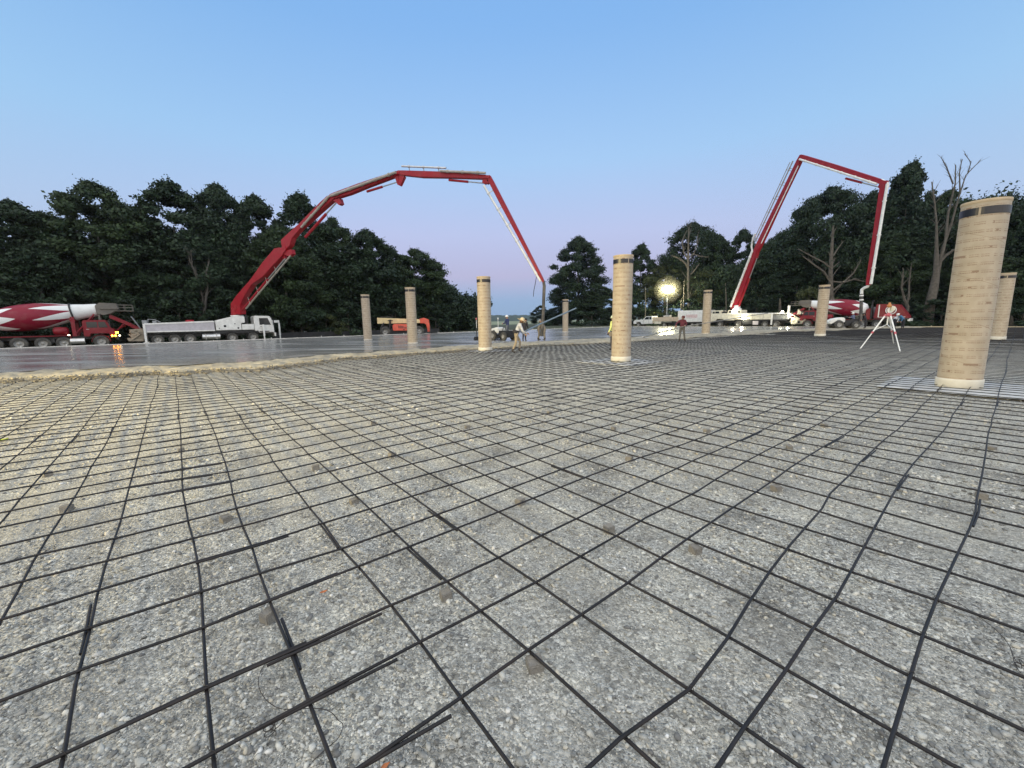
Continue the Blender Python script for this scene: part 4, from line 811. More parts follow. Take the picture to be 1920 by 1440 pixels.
pipe_on(parts[1], nl, tocam*.35, .75, MT['pipe'], .10, .95, .085, 6); pipe_on(parts[1], nl, tocam*.15, 1.35, MT['pipe'], .05, .93, .05, 6); pipe_on(parts[1], nl, tocam*.35, -.50, MT['white'], .1, .92, .07, 3)
pipe_on(parts[2], nl, tocam*.42, -.28, MT['white'], .02, .96, .12, 6)
pipe_on(parts[3], nl, tocam*.3, (.50 if (parts[3][4]).dot(tolocal(RP, RP.location+RIGHT)) > 0 else -.50), MT['white'], .02, 1.0, .15, 3)
ram(parts[0], nl, .06, .9, -.8, -.6, .15, .6); ram(parts[2], nl, .62, .98, -.75, -.55, .13, .5)
MB().tube([W_(p) for p in ((1419, 476), (1411, 474), (1409, 462), (1412, 446), (1416, 438))], .13, 8).build('pipe_bend', MT['white'], parts[1][0])
MB().tube([W_(p) for p in ((1652, 338), (1658, 341), (1664, 345), (1664, 352))], .17, 8).build('pipe_bend', MT['white'], parts[2][0])
MB().tube([W_(p) for p in ((1628, 532), (1627, 537), (1621, 539.5), (1616, 543), (1615.5, 551))], .17, 10).build('pipe_bend', MT['white'], parts[3][0])
eh = MB().tube([W_(p) for p in ((1615.5, 551), (1615, 562), (1614.5, 580), (1614, 597), (1614, 610))], .17, 10).build('end_hose', bpy.data.materials['hose_rubber'], RP)
for py in (553, 561): MB().tube([W_((1615.4, py)), W_((1615.2, py+2.5))], .21, 10).build('hose_clamp', MT['white'], eh)

# --- telehandler ------------------------------------------------------
p = onplane(709, 630, EV, 51.0); T_ = thing('telehandler', 'red and cream telehandler with lowered boom parked before the left trees', 'telehandler', (p.x, p.y, -.15), TH*.35)
MB().box(.5, 5.5, -.5, .5, .55, .95).box(.3, 1.3, -.9, .9, .6, .9).tube([(.95, -.9, .62), (.95, .9, .62)], .12, 8).tube([(5.0, -.9, .62), (5.0, .9, .62)], .12, 8).build('chassis', MT['black'], T_)
for x in (.95, 5.05): axle(T_, x, .62, .95, .42, .5)
MB().prism([(.02, 1.62), (.02, 2.36), (4.9, 2.12), (5.45, 2.05), (5.45, 1.62), (2.2, 1.62)], -.28, .28).build('boom', MT['tanboom'], T_, bevel=.03)
hd = MB().prism([(5.2, 1.58), (5.15, 2.15), (5.75, 2.28), (6.35, 2.05), (6.5, .55), (6.15, .45), (6.0, 1.4), (5.7, 1.6)], -.3, .3).build('boom_head', MT['orange'], T_, bevel=.04)
MB().box(6.42, 6.52, -.6, .6, .3, 1.2).box(6.5, 7.4, -.5, -.38, .28, .34).box(6.5, 7.4, .38, .5, .28, .34).build('fork', MT['black'], hd)
pod = MB().prism([(1.9, .72), (1.85, 1.45), (2.1, 1.56), (4.1, 1.50), (4.2, .72)], -1.15, -.35).build('engine_pod', MT['orange'], T_, bevel=.06)
mk = MB(); x = 2.55                                   # blurred black maker lettering
for w_, h_ in ((.06, .36), (.05, .30), (.06, .36), (.06, .34), (.07, .30), (.06, .26), (.34, .10)): mk.box(x, x+w_, -1.158, -1.148, 1.0, 1.0+h_); x += w_+.05
mk.build('lettering', MT['black'], pod)
MB().lathe([(0, -.01), (.08, -.01), (.08, .01)], 12, o=(3.2, -1.15, .86), ax=(0, 1, 0)).build('port', MT['black'], pod)
cbn = MB()
for x, y in ((.5, .35), (1.75, .35), (.5, 1.1), (1.75, 1.1)): cbn.box(x-.05, x+.05, y-.05, y+.05, .9, 2.45)
cbn.box(.4, 1.85, .3, 1.15, 2.4, 2.5).box(.6, 1.2, .45, 1.0, .9, 1.4); cbn.build('cab_frame', MT['black'], T_)
MB().tube([(.35, -.5, 1.0), (.8, -.3, 1.7)], .08, 8).tube([(1.45, -.35, .9), (1.6, -.35, 2.1)], .11, 8).box(1.3, 1.9, -.5, -.3, 1.95, 2.05).build('lift_cylinder', MT['black'], T_)

# --- pickup and box truck ---------------------------------------------
p = onplane(1192, 612, EU, 74.5); v1 = p.dot(EV); p2 = onplane(1268, 612, EU, 74.5); v0 = p2.dot(EV); Lk = v1-v0
K = thing('pickup_truck', 'white extended cab pickup truck with long wooden sided bed below the floodlight', 'pickup', (p2.x, p2.y, -.05), TH+PI/2)
q = Lk/8.6
def Q(poly): return [(x*q, z) for x, z in poly]
MB().box(.3*q, 8.0*q, -.45, .45, .5, .8).build('frame', MT['black'], K)
for x in (1.9*q, 7.35*q): axle(K, x, .42, .85, .28, .6)
MB().prism(Q([(4.35, .6), (4.35, 1.98), (4.55, 2.06), (5.75, 2.04), (6.45, 1.42), (8.25, 1.28), (8.5, 1.1), (8.55, .55), (7.95, .5), (7.8, .95), (6.95, .95), (6.75, .5)]), -.98, .98).build('cab', MT['white'], K, bevel=.05)
c = [o for o in K.children if o.name.startswith('cab')][0]
for s in (-1, 1):
    MB().prism(Q([(4.6, 1.42), (4.6, 1.92), (5.0, 1.92), (5.0, 1.42)]), s*.985-.01, s*.985+.01).prism(Q([(5.12, 1.42), (5.12, 1.92), (5.68, 1.92), (6.2, 1.42)]), s*.985-.01, s*.985+.01).build('window', MT['glass'], c)
    MB().box(8.3*q, 8.5*q, s*.8-.12, s*.8+.12, .85, 1.08).build('headlight', MT['grey'], c)
    MB().box(5.1*q, 5.13*q, s*.985-.008, s*.985+.008, .65, 1.4).box(6.3*q, 6.33*q, s*.985-.008, s*.985+.008, .65, 1.4).build('door_gap', MT['black'], c)
    MB().box(6.0*q, 6.15*q, s*1.0, s*1.0+s*.22, 1.4, 1.6).build('mirror', MT['white'], c)
MB().prism(Q([(5.82, 2.0), (6.42, 1.44), (6.44, 1.46), (5.84, 2.02)]), -.85, .85).build('windscreen', MT['glass'], c)
bd = MB().box(.1*q, 4.2*q, .95, 1.05, 1.12, 1.82).box(.1*q, 4.2*q, -1.05, -.95, 1.12, 1.82).box(.1*q, .18*q, -1, 1, 1.1, 1.8).box(.1*q, 4.2*q, -1, 1, 1.02, 1.12).build('bed', mat('pale_bed_boards', (.55, .45, .33), .7, dirt=DUST), K)
MB().box(2.5*q, 3.9*q, .95, 1.02, .55, 1.0).build('side_box', MT['cream'], K)
MB().box(1.2*q, 1.9*q, -.4, .4, 1.82, 2.2).box(2.0*q, 2.5*q, -.4, .4, 1.82, 2.15).build('load', MT['alu'], K, bevel=.05)
pa, pb = onplane(1276, 612, EU, 76.5), onplane(1334, 612, EU, 76.5); Lb = pa.dot(EV)-pb.dot(EV)
BX = thing('box_trailer', 'white box trailer with faint red lettering behind the maroon shirted worker', 'trailer', (pb.x, pb.y, -.05), TH+PI/2)
b = MB().box(0, Lb, -1.2, 1.2, .85, 2.98).build('box_body', MT['white'], BX, bevel=.04)
mk = MB(); xx = Lb*.36
for row, hh in ((2.05, .13), (1.82, .13), (1.58, .09)):
    x = xx
    while x < Lb*.72: w_ = random.uniform(.08, .22); mk.box(x, x+w_, 1.2, 1.206, row, row+hh); x += w_+.06
mk.build('lettering', MT['redlet'], b)
MB().box(.3, Lb-.2, -.9, .9, .55, .85).box(.1, .7, -1.1, 1.1, .3, .6).build('frame', MT['black'], BX)
for x in (Lb*.35, Lb*.35+1.0): axle(BX, x, .38, 1.0, .26)
# ================================================================== PEOPLE
def clothmat(n, c): return mat(n, c, .85, var=.25, scale=9, bump=.25)
CM = dict(tan=clothmat('tan_trousers', (.30, .24, .16)), greyshirt=clothmat('pale_grey_shirt', (.46, .46, .47)), navy=clothmat('navy_shirt', (.035, .045, .12)), jeans=clothmat('grey_jeans', (.12, .13, .15)),
  dark=clothmat('dark_clothes', (.022, .020, .024)), muddy=clothmat('muddy_clothes', (.20, .17, .13)), hivis=clothmat('yellow_shirt', (.62, .66, .22)), maroon=clothmat('maroon_shirt', (.10, .018, .028)),
  greypant=clothmat('grey_trousers', (.10, .095, .085)), blue=clothmat('blue_shirt', (.06, .18, .32)), whiteshirt=clothmat('white_shirt', (.58, .58, .58)), bluegrey=clothmat('blue_grey_shirt', (.13, .15, .24)), boot=clothmat('work_boot', (.05, .042, .035)))
MH = dict(straw=mat('straw', (.55, .45, .28), .8), whitehat=mat('white_hard_hat', (.72, .72, .68), .35), hair=mat('dark_hair', (.015, .012, .010), .7), yellowhat=mat('yellow_green_hat', (.60, .66, .42), .4), redcap=mat('maroon_cap', (.10, .02, .02), .7), greyhat=mat('grey_cap', (.30, .28, .26), .7))
def person(loc, rz, label, pose, shirt, pants, hat, k=1.0, extra=None):
    # local frame: +y is where the person faces; pose gives joint overrides in metres for a 1.75 m body
    J = dict(pel=(0, 0, .95), sp=(0, .0, 1.15), ch=(0, .01, 1.34), nk=(0, .02, 1.49), hd=(0, .04, 1.60), tp=(0, .05, 1.69),
             ls=(-.17, .01, 1.42), le=(-.23, .0, 1.14), lw=(-.24, .10, .90), rs=(.17, .01, 1.42), re=(.23, .0, 1.14), rw=(.24, .10, .90),
             lh=(-.10, 0, .90), lk=(-.11, .03, .50), la=(-.12, 0, .09), lt=(-.13, .16, .05), rh=(.10, 0, .90), rk=(.11, .03, .50), ra=(.12, 0, .09), rt=(.13, .16, .05))
    J.update(pose); J = {a: Vector(b) for a, b in J.items()}
    R = dict(pel=.145, sp=.135, ch=.15, nk=.062, hd=.098, tp=.085, ls=.075, le=.052, lw=.036, rs=.075, re=.052, rw=.036, lh=.098, lk=.068, la=.05, lt=.045, rh=.098, rk=.068, ra=.05, rt=.045)
    E_ = [('pel', 'sp'), ('sp', 'ch'), ('ch', 'nk'), ('nk', 'hd'), ('hd', 'tp'), ('ch', 'ls'), ('ls', 'le'), ('le', 'lw'), ('ch', 'rs'), ('rs', 're'), ('re', 'rw'), ('pel', 'lh'), ('lh', 'lk'), ('lk', 'la'), ('la', 'lt'), ('pel', 'rh'), ('rh', 'rk'), ('rk', 'ra'), ('ra', 'rt')]
    names = list(R); idx = {n: i for i, n in enumerate(names)}
    me = bpy.data.meshes.new('person_rig'); me.from_pydata([tuple(J[n]) for n in names], [(idx[a], idx[b]) for a, b in E_], [])
    t = bpy.data.objects.new('person_rig', me); COL.objects.link(t); md = t.modifiers.new('Skin', 'SKIN'); md.use_smooth_shade = True
    for n in names: sv = me.skin_vertices[0].data[idx[n]]; r = R[n]; sv.radius = (r, r*.78 if n in ('ch', 'sp', 'pel') else r); sv.use_root = (n == 'pel')
    sb = t.modifiers.new('Sub', 'SUBSURF'); sb.levels = 2; sb.render_levels = 2
    dg = bpy.context.evaluated_depsgraph_get(); bm_ = bpy.data.meshes.new_from_object(t.evaluated_get(dg)); bpy.data.objects.remove(t)
    bm = bmesh.new(); bm.from_mesh(bm_)
    def addgeo(mb):
        vs = [bm.verts.new(v) for v in mb.v]
        for f in mb.f:
            try: fc = bm.faces.new([vs[i] for i in f]); fc.smooth = True
            except ValueError: pass
    h = J['hd']; fwd = (J['tp']-J['nk']).cross(Vector((1, 0, 0))).normalized()*-1
    if fwd.y < 0 and J['tp'].z > J['nk'].z: fwd = -fwd
    g = MB().tube([h+fwd*.085+Vector((0, 0, .02)), h+fwd*.118+Vector((0, 0, -.012)), h+fwd*.09+Vector((0, 0, -.03))], [.012, .018, .012], 6)
    for s in (-1, 1):
        g.tube([h+Vector((s*.092, 0, -.03)), h+Vector((s*.105, -.01, 0)), h+Vector((s*.092, 0, .03))], [.010, .014, .010], 6)
        w, e = (J['lw'], J['le']) if s < 0 else (J['rw'], J['re']); d = (w-e).normalized(); sd = d.cross(Vector((0, 1, .3))).normalized(); nn = d.cross(sd)
        g.tube([w-d*.01, w+d*.04, w+d*.085], [.032, .04, .036], 8)
        for q in range(4):
            b0 = w+d*.08+sd*(.024*(q-1.5)); L_ = (.07, .08, .075, .058)[q]
            g.tube([b0, b0+d*L_*.5+nn*.012, b0+d*L_*.75+nn*.035, b0+d*L_*.7+nn*.055], [.010, .010, .009, .007], 6)
        b0 = w+d*.025+sd*-.038; g.tube([b0, b0+d*.03-sd*.022+nn*.015, b0+d*.055-sd*.02+nn*.035], [.011, .010, .008], 6)
    addgeo(g); bm.normal_update()
    segs = [(a, b, {'sp': 1, 'ch': 1, 'ls': 1, 'rs': 1, 'le': 1, 're': 1, 'lw': 1, 'rw': 1, 'nk': 0, 'hd': 0, 'tp': 0, 'lh': 2, 'rh': 2, 'lk': 2, 'rk': 2, 'la': 2, 'ra': 2, 'lt': 3, 'rt': 3}[b]) for a, b in E_]
    for f in bm.faces:
        c = f.calc_center_median(); best = 9; mi = 0
        for a, b, m_ in segs:
            A, B = J[a], J[b]; d = B-A; t_ = max(0, min(1, (c-A).dot(d)/d.length_squared)); r = (c-(A+d*t_)).length/(R[a]*(1-t_)+R[b]*t_)
            if r < best:
                best = r; mi = m_
                if b in ('lw', 'rw') and t_ > .93: mi = 0
                if b == 'nk': mi = 1 if t_ < .8 else 0
                if b in ('sp',) and t_ < .25: mi = 2
                if b in ('la', 'ra') and t_ > .72: mi = 3
        if c.z < .13 and min((c-J['la']).length, (c-J['ra']).length, (c-J['lt']).length, (c-J['rt']).length) < .2: mi = 3
        if min((c-J['lw']).length, (c-J['rw']).length) < .03: mi = 0
        f.material_index = mi
    nm = bpy.data.meshes.new('person'); bm.to_mesh(nm); bm.free()
    for m_ in (MT['skin'], CM[shirt], CM[pants], CM['boot']): nm.materials.append(m_)
    o = bpy.data.objects.new('person', nm); COL.objects.link(o); o.location = loc; o.rotation_euler = (0, 0, rz); o.scale = (k,)*3; tag(o, label, 'person')
    up = (J['tp']-J['hd']).normalized(); c = J['hd']+up*.045
    if hat == 'straw': MB().lathe([(.24, -.015), (.25, -.005), (.12, .03), (.108, .06), (.10, .13), (.05, .155), (0, .15)], 20, o=c, ax=up).lathe([(.24, -.015), (.10, .01), (0, .01)], 20, o=c, ax=up).build('straw_hat', MH['straw'], o)
    elif hat in ('whitehat', 'yellowhat'): MB().lathe([(.155, -.01), (.16, 0), (.125, .02), (.118, .07), (.08, .12), (0, .14)], 20, o=c, ax=up).lathe([(.155, -.01), (0, -.005)], 20, o=c, ax=up).build('hard_hat', MH[hat], o)
    elif hat == 'hair': MB().lathe([(.112, -.06), (.118, 0), (.10, .07), (.05, .105), (0, .11)], 16, o=c-fwd*.015, ax=up).build('hair', MH['hair'], o)
    else: MB().lathe([(.112, -.01), (.115, .02), (.095, .08), (.05, .105), (0, .11)], 16, o=c, ax=up).prism3([c+fwd*.08+Vector((-.07, 0, 0)), c+fwd*.19+Vector((-.05, 0, -.01)), c+fwd*.19+Vector((.05, 0, -.01)), c+fwd*.08+Vector((.07, 0, 0))], (0, 0, .008)).build('cap', MH[hat], o)
    if extra: extra(o, J)
    return o
def yaw_to(px_dir):                                    # facing direction measured from +x of the camera
    return px_dir-PI/2
def at(px, py, z=0.0): P = G(px, py, z); return (P.x, P.y, z)
def lean(a, J0=None):                                  # bend the upper body forward by angle a about the hips
    base = dict(sp=(0, 0, 1.15), ch=(0, .01, 1.34), nk=(0, .02, 1.49), hd=(0, .04, 1.60), tp=(0, .05, 1.69), ls=(-.17, .01, 1.42), rs=(.17, .01, 1.42), le=(-.23, .05, 1.14), re=(.23, .05, 1.14), lw=(-.18, .26, 1.02), rw=(.18, .26, 1.02))
    base.update(J0 or {}); out = {}
    for n, (x, y, z) in base.items(): dz = z-.95; out[n] = (x, y*math.cos(a)+dz*math.sin(a), .95+dz*math.cos(a)-y*math.sin(a))
    return out
walk = dict(lk=(-.10, .22, .54), la=(-.10, .16, .12), lt=(-.10, .32, .09), rk=(.10, -.02, .50), ra=(.10, -.22, .10), rt=(.10, -.06, .05))
def belt(o, J):
    MB().lathe([(.165, -.07), (.175, 0), (.168, .08)], 20, o=J['pel']+Vector((0, 0, .08)), ax=(J['sp']-J['pel'])).build('back_belt', CM['dark'], o)
p = lean(.38, dict(rw=(.10, .50, 1.16), re=(.24, .24, 1.16), lw=(-.12, .46, 1.08), le=(-.24, .20, 1.14))); p.update(walk)
H1 = person(at(968, 662), yaw_to(.15), 'man in straw hat, pale shirt and back belt striding with a long float pole', p, 'greyshirt', 'tan', 'straw', 1.03, belt)
p = lean(.30, dict(rw=(.12, .40, 1.05), lw=(-.12, .40, 1.05))); p.update(lk=(-.11, .06, .5), rk=(.11, -.02, .5))
person(at(983, 640, .06), yaw_to(1.0), 'dark haired man in black shirt stooping right behind the straw hat man', p, 'dark', 'dark', 'hair', 1.0)
p = lean(.55, dict(rw=(.02, .42, 1.10), lw=(-.10, .40, 1.02), re=(.22, .20, 1.12), le=(-.22, .16, 1.10))); p.update(lk=(-.15, .10, .5), rk=(.14, .02, .5), la=(-.2, 0, .09), lt=(-.21, .15, .05))
person(at(1009.5, 638, .08), yaw_to(.2), 'muddy worker bending to the concrete hose from its left side', p, 'muddy', 'muddy', 'greyhat', .97)
p = lean(.50, dict(rw=(.12, .40, 1.08), lw=(-.02, .42, 1.04))); p.update(lk=(-.14, .05, .5), rk=(.16, .05, .5), ra=(.2, 0, .09), rt=(.21, .15, .05))
person(at(1021.5, 638, .08), yaw_to(2.9), 'muddy worker holding the concrete hose from its right side', p, 'muddy', 'muddy', 'greyhat', .97)
def pouch(o, J): MB().box(-.30, -.16, -.12, .06, .72, .95).build('tool_pouch', CM['muddy'], o, bevel=.02)
person(at(1150, 657), yaw_to(2.2), 'worker in yellow shirt and pale helmet half hidden behind a column tube', dict(lw=(-.24, .12, .92)), 'hivis', 'dark', 'yellowhat', 1.03, pouch)
p = dict(rs=(.19, .02, 1.42), re=(.40, .08, 1.24), rw=(.46, .26, 1.10), le=(-.26, .06, 1.18), lw=(-.10, .30, 1.10), lk=(-.14, .02, .5), la=(-.2, 0, .09), lt=(-.22, .15, .05), rk=(.12, .02, .5), ra=(.15, -.02, .09), rt=(.17, .14, .05), hd=(-.02, .06, 1.60), tp=(-.03, .07, 1.69))
M1 = person(at(1278, 641, .02), yaw_to(-1.75), 'worker in maroon shirt standing with a bull float pole', p, 'maroon', 'greypant', 'redcap', 1.0)
p = lean(1.05, dict(rw=(.16, .30, .95), lw=(-.16, .30, .95)))
person(at(1675, 617, .1), yaw_to(.2), 'stooping worker in white shirt seen behind the laser tripod', p, 'whiteshirt', 'dark', 'hair', 1.05)
p = lean(.75, dict(rw=(.16, .34, 1.0), lw=(-.16, .34, 1.0)))
person(at(1692, 617, .1), yaw_to(2.9), 'stooping worker in blue shirt at the rear of the right mixer truck', p, 'blue', 'dark', 'whitehat', 1.05)
p = lean(.35, dict(rw=(.05, .36, 1.1), lw=(-.05, .36, 1.06)))
person(at(1622, 616, .1), yaw_to(2.6), 'worker in black clothes holding the right concrete hose', p, 'dark', 'dark', 'hair', 1.02)

# ================================================================== POLES, SCREEDS, TRIPOD, LIGHTS
def pole(label, pts, r, m, headdir=None):
    o = thing('bull_float', label, 'bull float', tuple(pts[0])); q = [p-pts[0] for p in pts]
    MB().tube(q, r, 8).build('handle', m, o)
    if headdir is not None:
        h = headdir.normalized()*.62; n = Vector((-h.y, h.x, 0)).normalized()*.11
        MB().prism3([-h-n, h-n, h+n, -h+n], (0, 0, .012)).box(-.05, .05, -.05, .05, .0, .09).build('blade', MT['alu'], o)
    return o
Hh = H1.location + Vector((0, 0, 1.16))
d0 = 18.9
def atd(px, py, dist): return EYE + ray(px, py)*(dist/ray(px, py).dot(Vector((0, 1, 0))))
hy = H1.location.y
poleblue = mat('blue_grey_pole', (.17, .22, .26), .4, .4)
pole('long blue grey float pole slanting up from the straw hat man past the hose', [atd(985, 621, hy+.05), atd(1012, 608, hy+1.0), atd(1080, 578, hy+2.6)], .042, poleblue)
my = M1.location.y
pole('bull float with flat blade and very long pole held by the maroon shirted worker', [G(1205, 633, SLAB+.03), atd(1240, 623, my+1.6), atd(1276, 613.5, my-.28), atd(1340, 603, my+.9), atd(1440, 587, my+2.8)], .028, mat('dull_pole', (.20, .20, .19), .5, .3), RIGHT*1.0+Vector((0, .5, 0)))
def screed(label, loc, rz, k, head):
    o = thing('ride_on_screed', label, 'screed machine', loc, rz, 'ride-on concrete screeds', k)
    MB().box(-.9, 1.5, -.35, .35, .32, .5).box(-1.0, -.4, -.45, .45, .25, .34).tube([(.95, -.55, .42), (.95, .55, .42)], .07, 8).tube([(-.55, -.55, .36), (-.55, .55, .36)], .07, 8).box(-.75, .3, -.4, .4, .5, .85).build('chassis', MT['black'], o)
    for s in (-.55, .55): wheel(o, .95, s, .42, .22, .5); wheel(o, -.55, s, .36, .22, .5)
    hd = MB().prism([(.35, .62), (.35, 1.05), (.6, 1.16), (1.35, 1.02), (1.72, .82), (1.78, .60), (1.6, .45), (1.35, .62)], -.45, .45).build('hood', MT['white'], o, bevel=.06)
    MB().box(.8, 1.1, -.458, -.45, .78, .9).box(.8, 1.1, .45, .458, .78, .9).build('vent', MT['grey'], hd)
    MB().tube([(.3, 0, .8), (.1, 0, 1.15)], .025, 6).lathe([(.15, -.012), (.17, 0), (.15, .012), (.13, 0), (.15, -.012)], 18, o=(.08, 0, 1.17), ax=(-.5, 0, 1)).build('steering_wheel', MT['black'], o)
    MB().box(-.95, -.35, -.3, .3, .85, .95).box(-1.0, -.9, -.3, .3, .9, 1.3).build('seat', MT['black'], o, bevel=.03) if not head else None
    if head:
        MB().box(1.5, 2.5, -.08, .08, .4, .5).build('boom_arm', MT['grey'], o)
        h = MB().box(2.4, 2.62, -1.5, 1.5, .10, .30).box(2.3, 2.4, -1.5, 1.5, .02, .22).box(2.62, 2.75, -1.45, 1.45, .02, .12).build('screed_head', MT['black'], o)
        for y in (-1.3, 1.3):
            m_ = MB().tube([(2.45, y, .25), (2.45, y, 1.1)], .035, 8).build('mast', MT['black'], o); MB().tube([(2.45, y, 1.1), (2.45, y, 2.0)], .022, 8).build('receiver_rod', MT['white'], m_)
            MB().lathe([(0, 0), (.06, 0), (.06, .16), (0, .17)], 10, o=(2.45, y, 1.86)).build('laser_receiver', MT['white'] if y < 0 else MT['redlet'], m_)
    return o
SA = at(946, 637.5, SLAB)
screed('white ride-on screed with two receiver masts beside the column tube', SA, PI-.85, .86, True)
person((at(952, 637.5, SLAB)[0], at(952, 637.5, SLAB)[1], SLAB+.18), yaw_to(2.6), 'operator in navy shirt and white hard hat standing on the screed machine', dict(rw=(.15, .32, 1.12), re=(.23, .12, 1.14), lw=(-.15, .32, 1.12), le=(-.23, .12, 1.14)), 'navy', 'jeans', 'whitehat', .98)
SB = at(1586, 616, .1)
screed('white hooded ride-on screed in front of the right mixer truck drum', SB, PI-.2, 1.12, False)
p = dict(pel=(0, -.12, .98), lh=(-.1, -.1, .94), rh=(.1, -.1, .94), lk=(-.16, .25, .82), la=(-.16, .26, .36), lt=(-.16, .42, .32), rk=(.16, .25, .82), ra=(.16, .26, .36), rt=(.16, .42, .32), sp=(0, -.1, 1.15), ch=(0, -.06, 1.36), nk=(0, -.03, 1.5), hd=(0, 0, 1.61), tp=(0, .01, 1.70), ls=(-.17, -.05, 1.42), rs=(.17, -.05, 1.42), lw=(-.14, .32, 1.2), rw=(.14, .32, 1.2), le=(-.24, .08, 1.16), re=(.24, .08, 1.16))
q = SB; person((q[0]+.55, q[1]-.12, .16), yaw_to(PI-.2), 'operator in blue grey shirt and pale cap sitting on the right screed machine', p, 'bluegrey', 'dark', 'whitehat', 1.0)

# laser level on a tall tripod
feet = [G(1612, 655, .0), G(1688, 660, .0), G(1676, 646, .0)]
ap = sum(feet, Vector())/3; ap = Vector((ap.x-.02, ap.y, 0)); topz = 1.62
TP = thing('laser_tripod', 'red and white surveying tripod carrying an orange rotating laser level', 'laser tripod', tuple(ap))
for k, fpt in enumerate(feet):
    f = fpt-ap; a = Vector((f.x*.07, f.y*.07, topz)); a.x += (-.05, .05, .0)[k]
    lg = MB().tube([a, a.lerp(f, .52)], .032, 8).tube([a.lerp(f, .5), f], .022, 8).tube([a.lerp(f, .97), f], .012, 6).build('leg', MT['alu'] if False else MT['white'], TP)
    MB().tube([a.lerp(f, .49), a.lerp(f, .54)], .045, 8).tube([a.lerp(f, .0), a.lerp(f, .04)], .05, 8).build('leg_clamp', MT['redlet'], lg)
    MB().tube([a.lerp(f, .45), Vector((0, 0, topz*.72))], .014, 6).build('brace', MT['white'], lg)
MB().lathe([(0, -.08), (.08, -.08), (.12, -.02), (.12, .03), (.05, .05), (.05, .1)], 16, o=(0, 0, topz)).build('tripod_head', MT['redlet'], TP)
MB().tube([(0, 0, topz*.7), (0, 0, topz+.38)], .028, 8).build('centre_column', MT['white'], TP)
lz = MB().lathe([(0, 0), (.06, 0), (.095, .04), (.095, .12), (.06, .14), (.05, .21), (.03, .23), (0, .23)], 16, o=(0, 0, topz+.36)).build('laser_unit', mat('laser_housing', (.42, .17, .05), .5), TP)
MB().box(.07, .26, -.07, .07, topz+.20, topz+.40).build('battery_box', MT['cream'], lz, bevel=.02)

# floodlight tower behind the pickup
fp = onplane(1252, 543, EU, 77.3)
LT = thing('light_tower', 'glowing white floodlight on a mast behind the pickup truck', 'floodlight', (fp.x, fp.y, -.05))
zf = fp.z+.05
MB().box(-.9, .9, -.5, .5, .4, 1.2).box(-1.6, -.9, -.05, .05, .4, .5).build('trailer', MT['grey'], LT, bevel=.05)
for s in (-.55, .55): wheel(LT, 0, s, .33, .2)
MB().tube([(0, 0, 1.2), (0, 0, zf*.55)], .09, 8).tube([(0, 0, zf*.5), (0, 0, zf-.7)], .06, 8).build('mast', MT['grey'], LT)
mflood = mat('lamp_ball', (.9, .88, .75), .5, emit=(1.0, .95, .62), es=FLOOD)
MB().lathe([(0, -.8), (.42, -.72), (.76, -.45), (.9, 0), (.76, .45), (.42, .72), (0, .8)], 28, o=(0, 0, zf)).build('lamp_ball', mflood, LT)  # lamp heads drawn as one glowing ball, as wide as their glare

mg = bpy.data.materials.new('bloom_shell'); mg.use_nodes = True; nt = mg.node_tree
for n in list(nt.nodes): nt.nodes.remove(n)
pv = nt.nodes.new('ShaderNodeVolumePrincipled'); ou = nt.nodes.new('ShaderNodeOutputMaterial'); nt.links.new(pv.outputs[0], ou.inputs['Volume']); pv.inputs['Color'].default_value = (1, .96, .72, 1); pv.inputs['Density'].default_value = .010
for R_ in (2.7, 2.15, 1.65, 1.25):  # shells added around the lamp to imitate its bloom; no mist hangs there
    MB().lathe([(R_*math.sin(PI*k/14), -R_*math.cos(PI*k/14)) for k in range(15)], 28, o=(0, 0, zf)).build('bloom_shell', mg, LT)
for a in range(4):
    ld = bpy.data.lights.new('flood_light', 'POINT'); ld.energy = FLOODW; ld.color = (1, .93, .60); ld.shadow_soft_size = .1; lo = bpy.data.objects.new('flood_light', ld); COL.objects.link(lo); lo.parent = LT; lo.location = (1.05*math.cos(a*PI/2+.2), 1.05*math.sin(a*PI/2+.2), zf)
# second light tower just outside the left edge; its warm beam lies on the concrete and the rebar there
LW = uv(-21, 13.5, 0)
L2 = thing('light_tower', 'light tower with warm lamps standing left of the frame', 'floodlight', tuple(LW))
MB().box(-.9, .9, -.5, .5, .4, 1.2).build('trailer', MT['grey'], L2, bevel=.05)
for s in (-.55, .55): wheel(L2, 0, s, .33, .2)
MB().tube([(0, 0, 1.2), (0, 0, 6.4)], .08, 8).tube([(-.8, 0, 6.4), (.8, 0, 6.4)], .05, 8).build('mast', MT['grey'], L2)
tgt = uv(-3.5, 13.2, 0)-LW
for s in (-.6, .6):
    MB().lathe([(0, 0), (.16, 0), (.24, .2), (0, .2)], 16, o=(s, 0, 6.4), ax=(tgt.x, tgt.y, -6.4)).build('lamp_head', MT['grey'], L2)
ld = bpy.data.lights.new('warm_lamp', 'SPOT'); ld.energy = WARM; ld.color = (1, .80, .36); ld.spot_size = math.radians(62); ld.spot_blend = .9; ld.shadow_soft_size = 1.6
lo = bpy.data.objects.new('warm_lamp', ld); COL.objects.link(lo); lo.parent = L2; lo.location = Vector((0, 0, 6.4))+tgt.normalized()*.4
lo.rotation_euler = (Vector((tgt.x, tgt.y, -6.4))).to_track_quat('-Z', 'Y').to_euler()
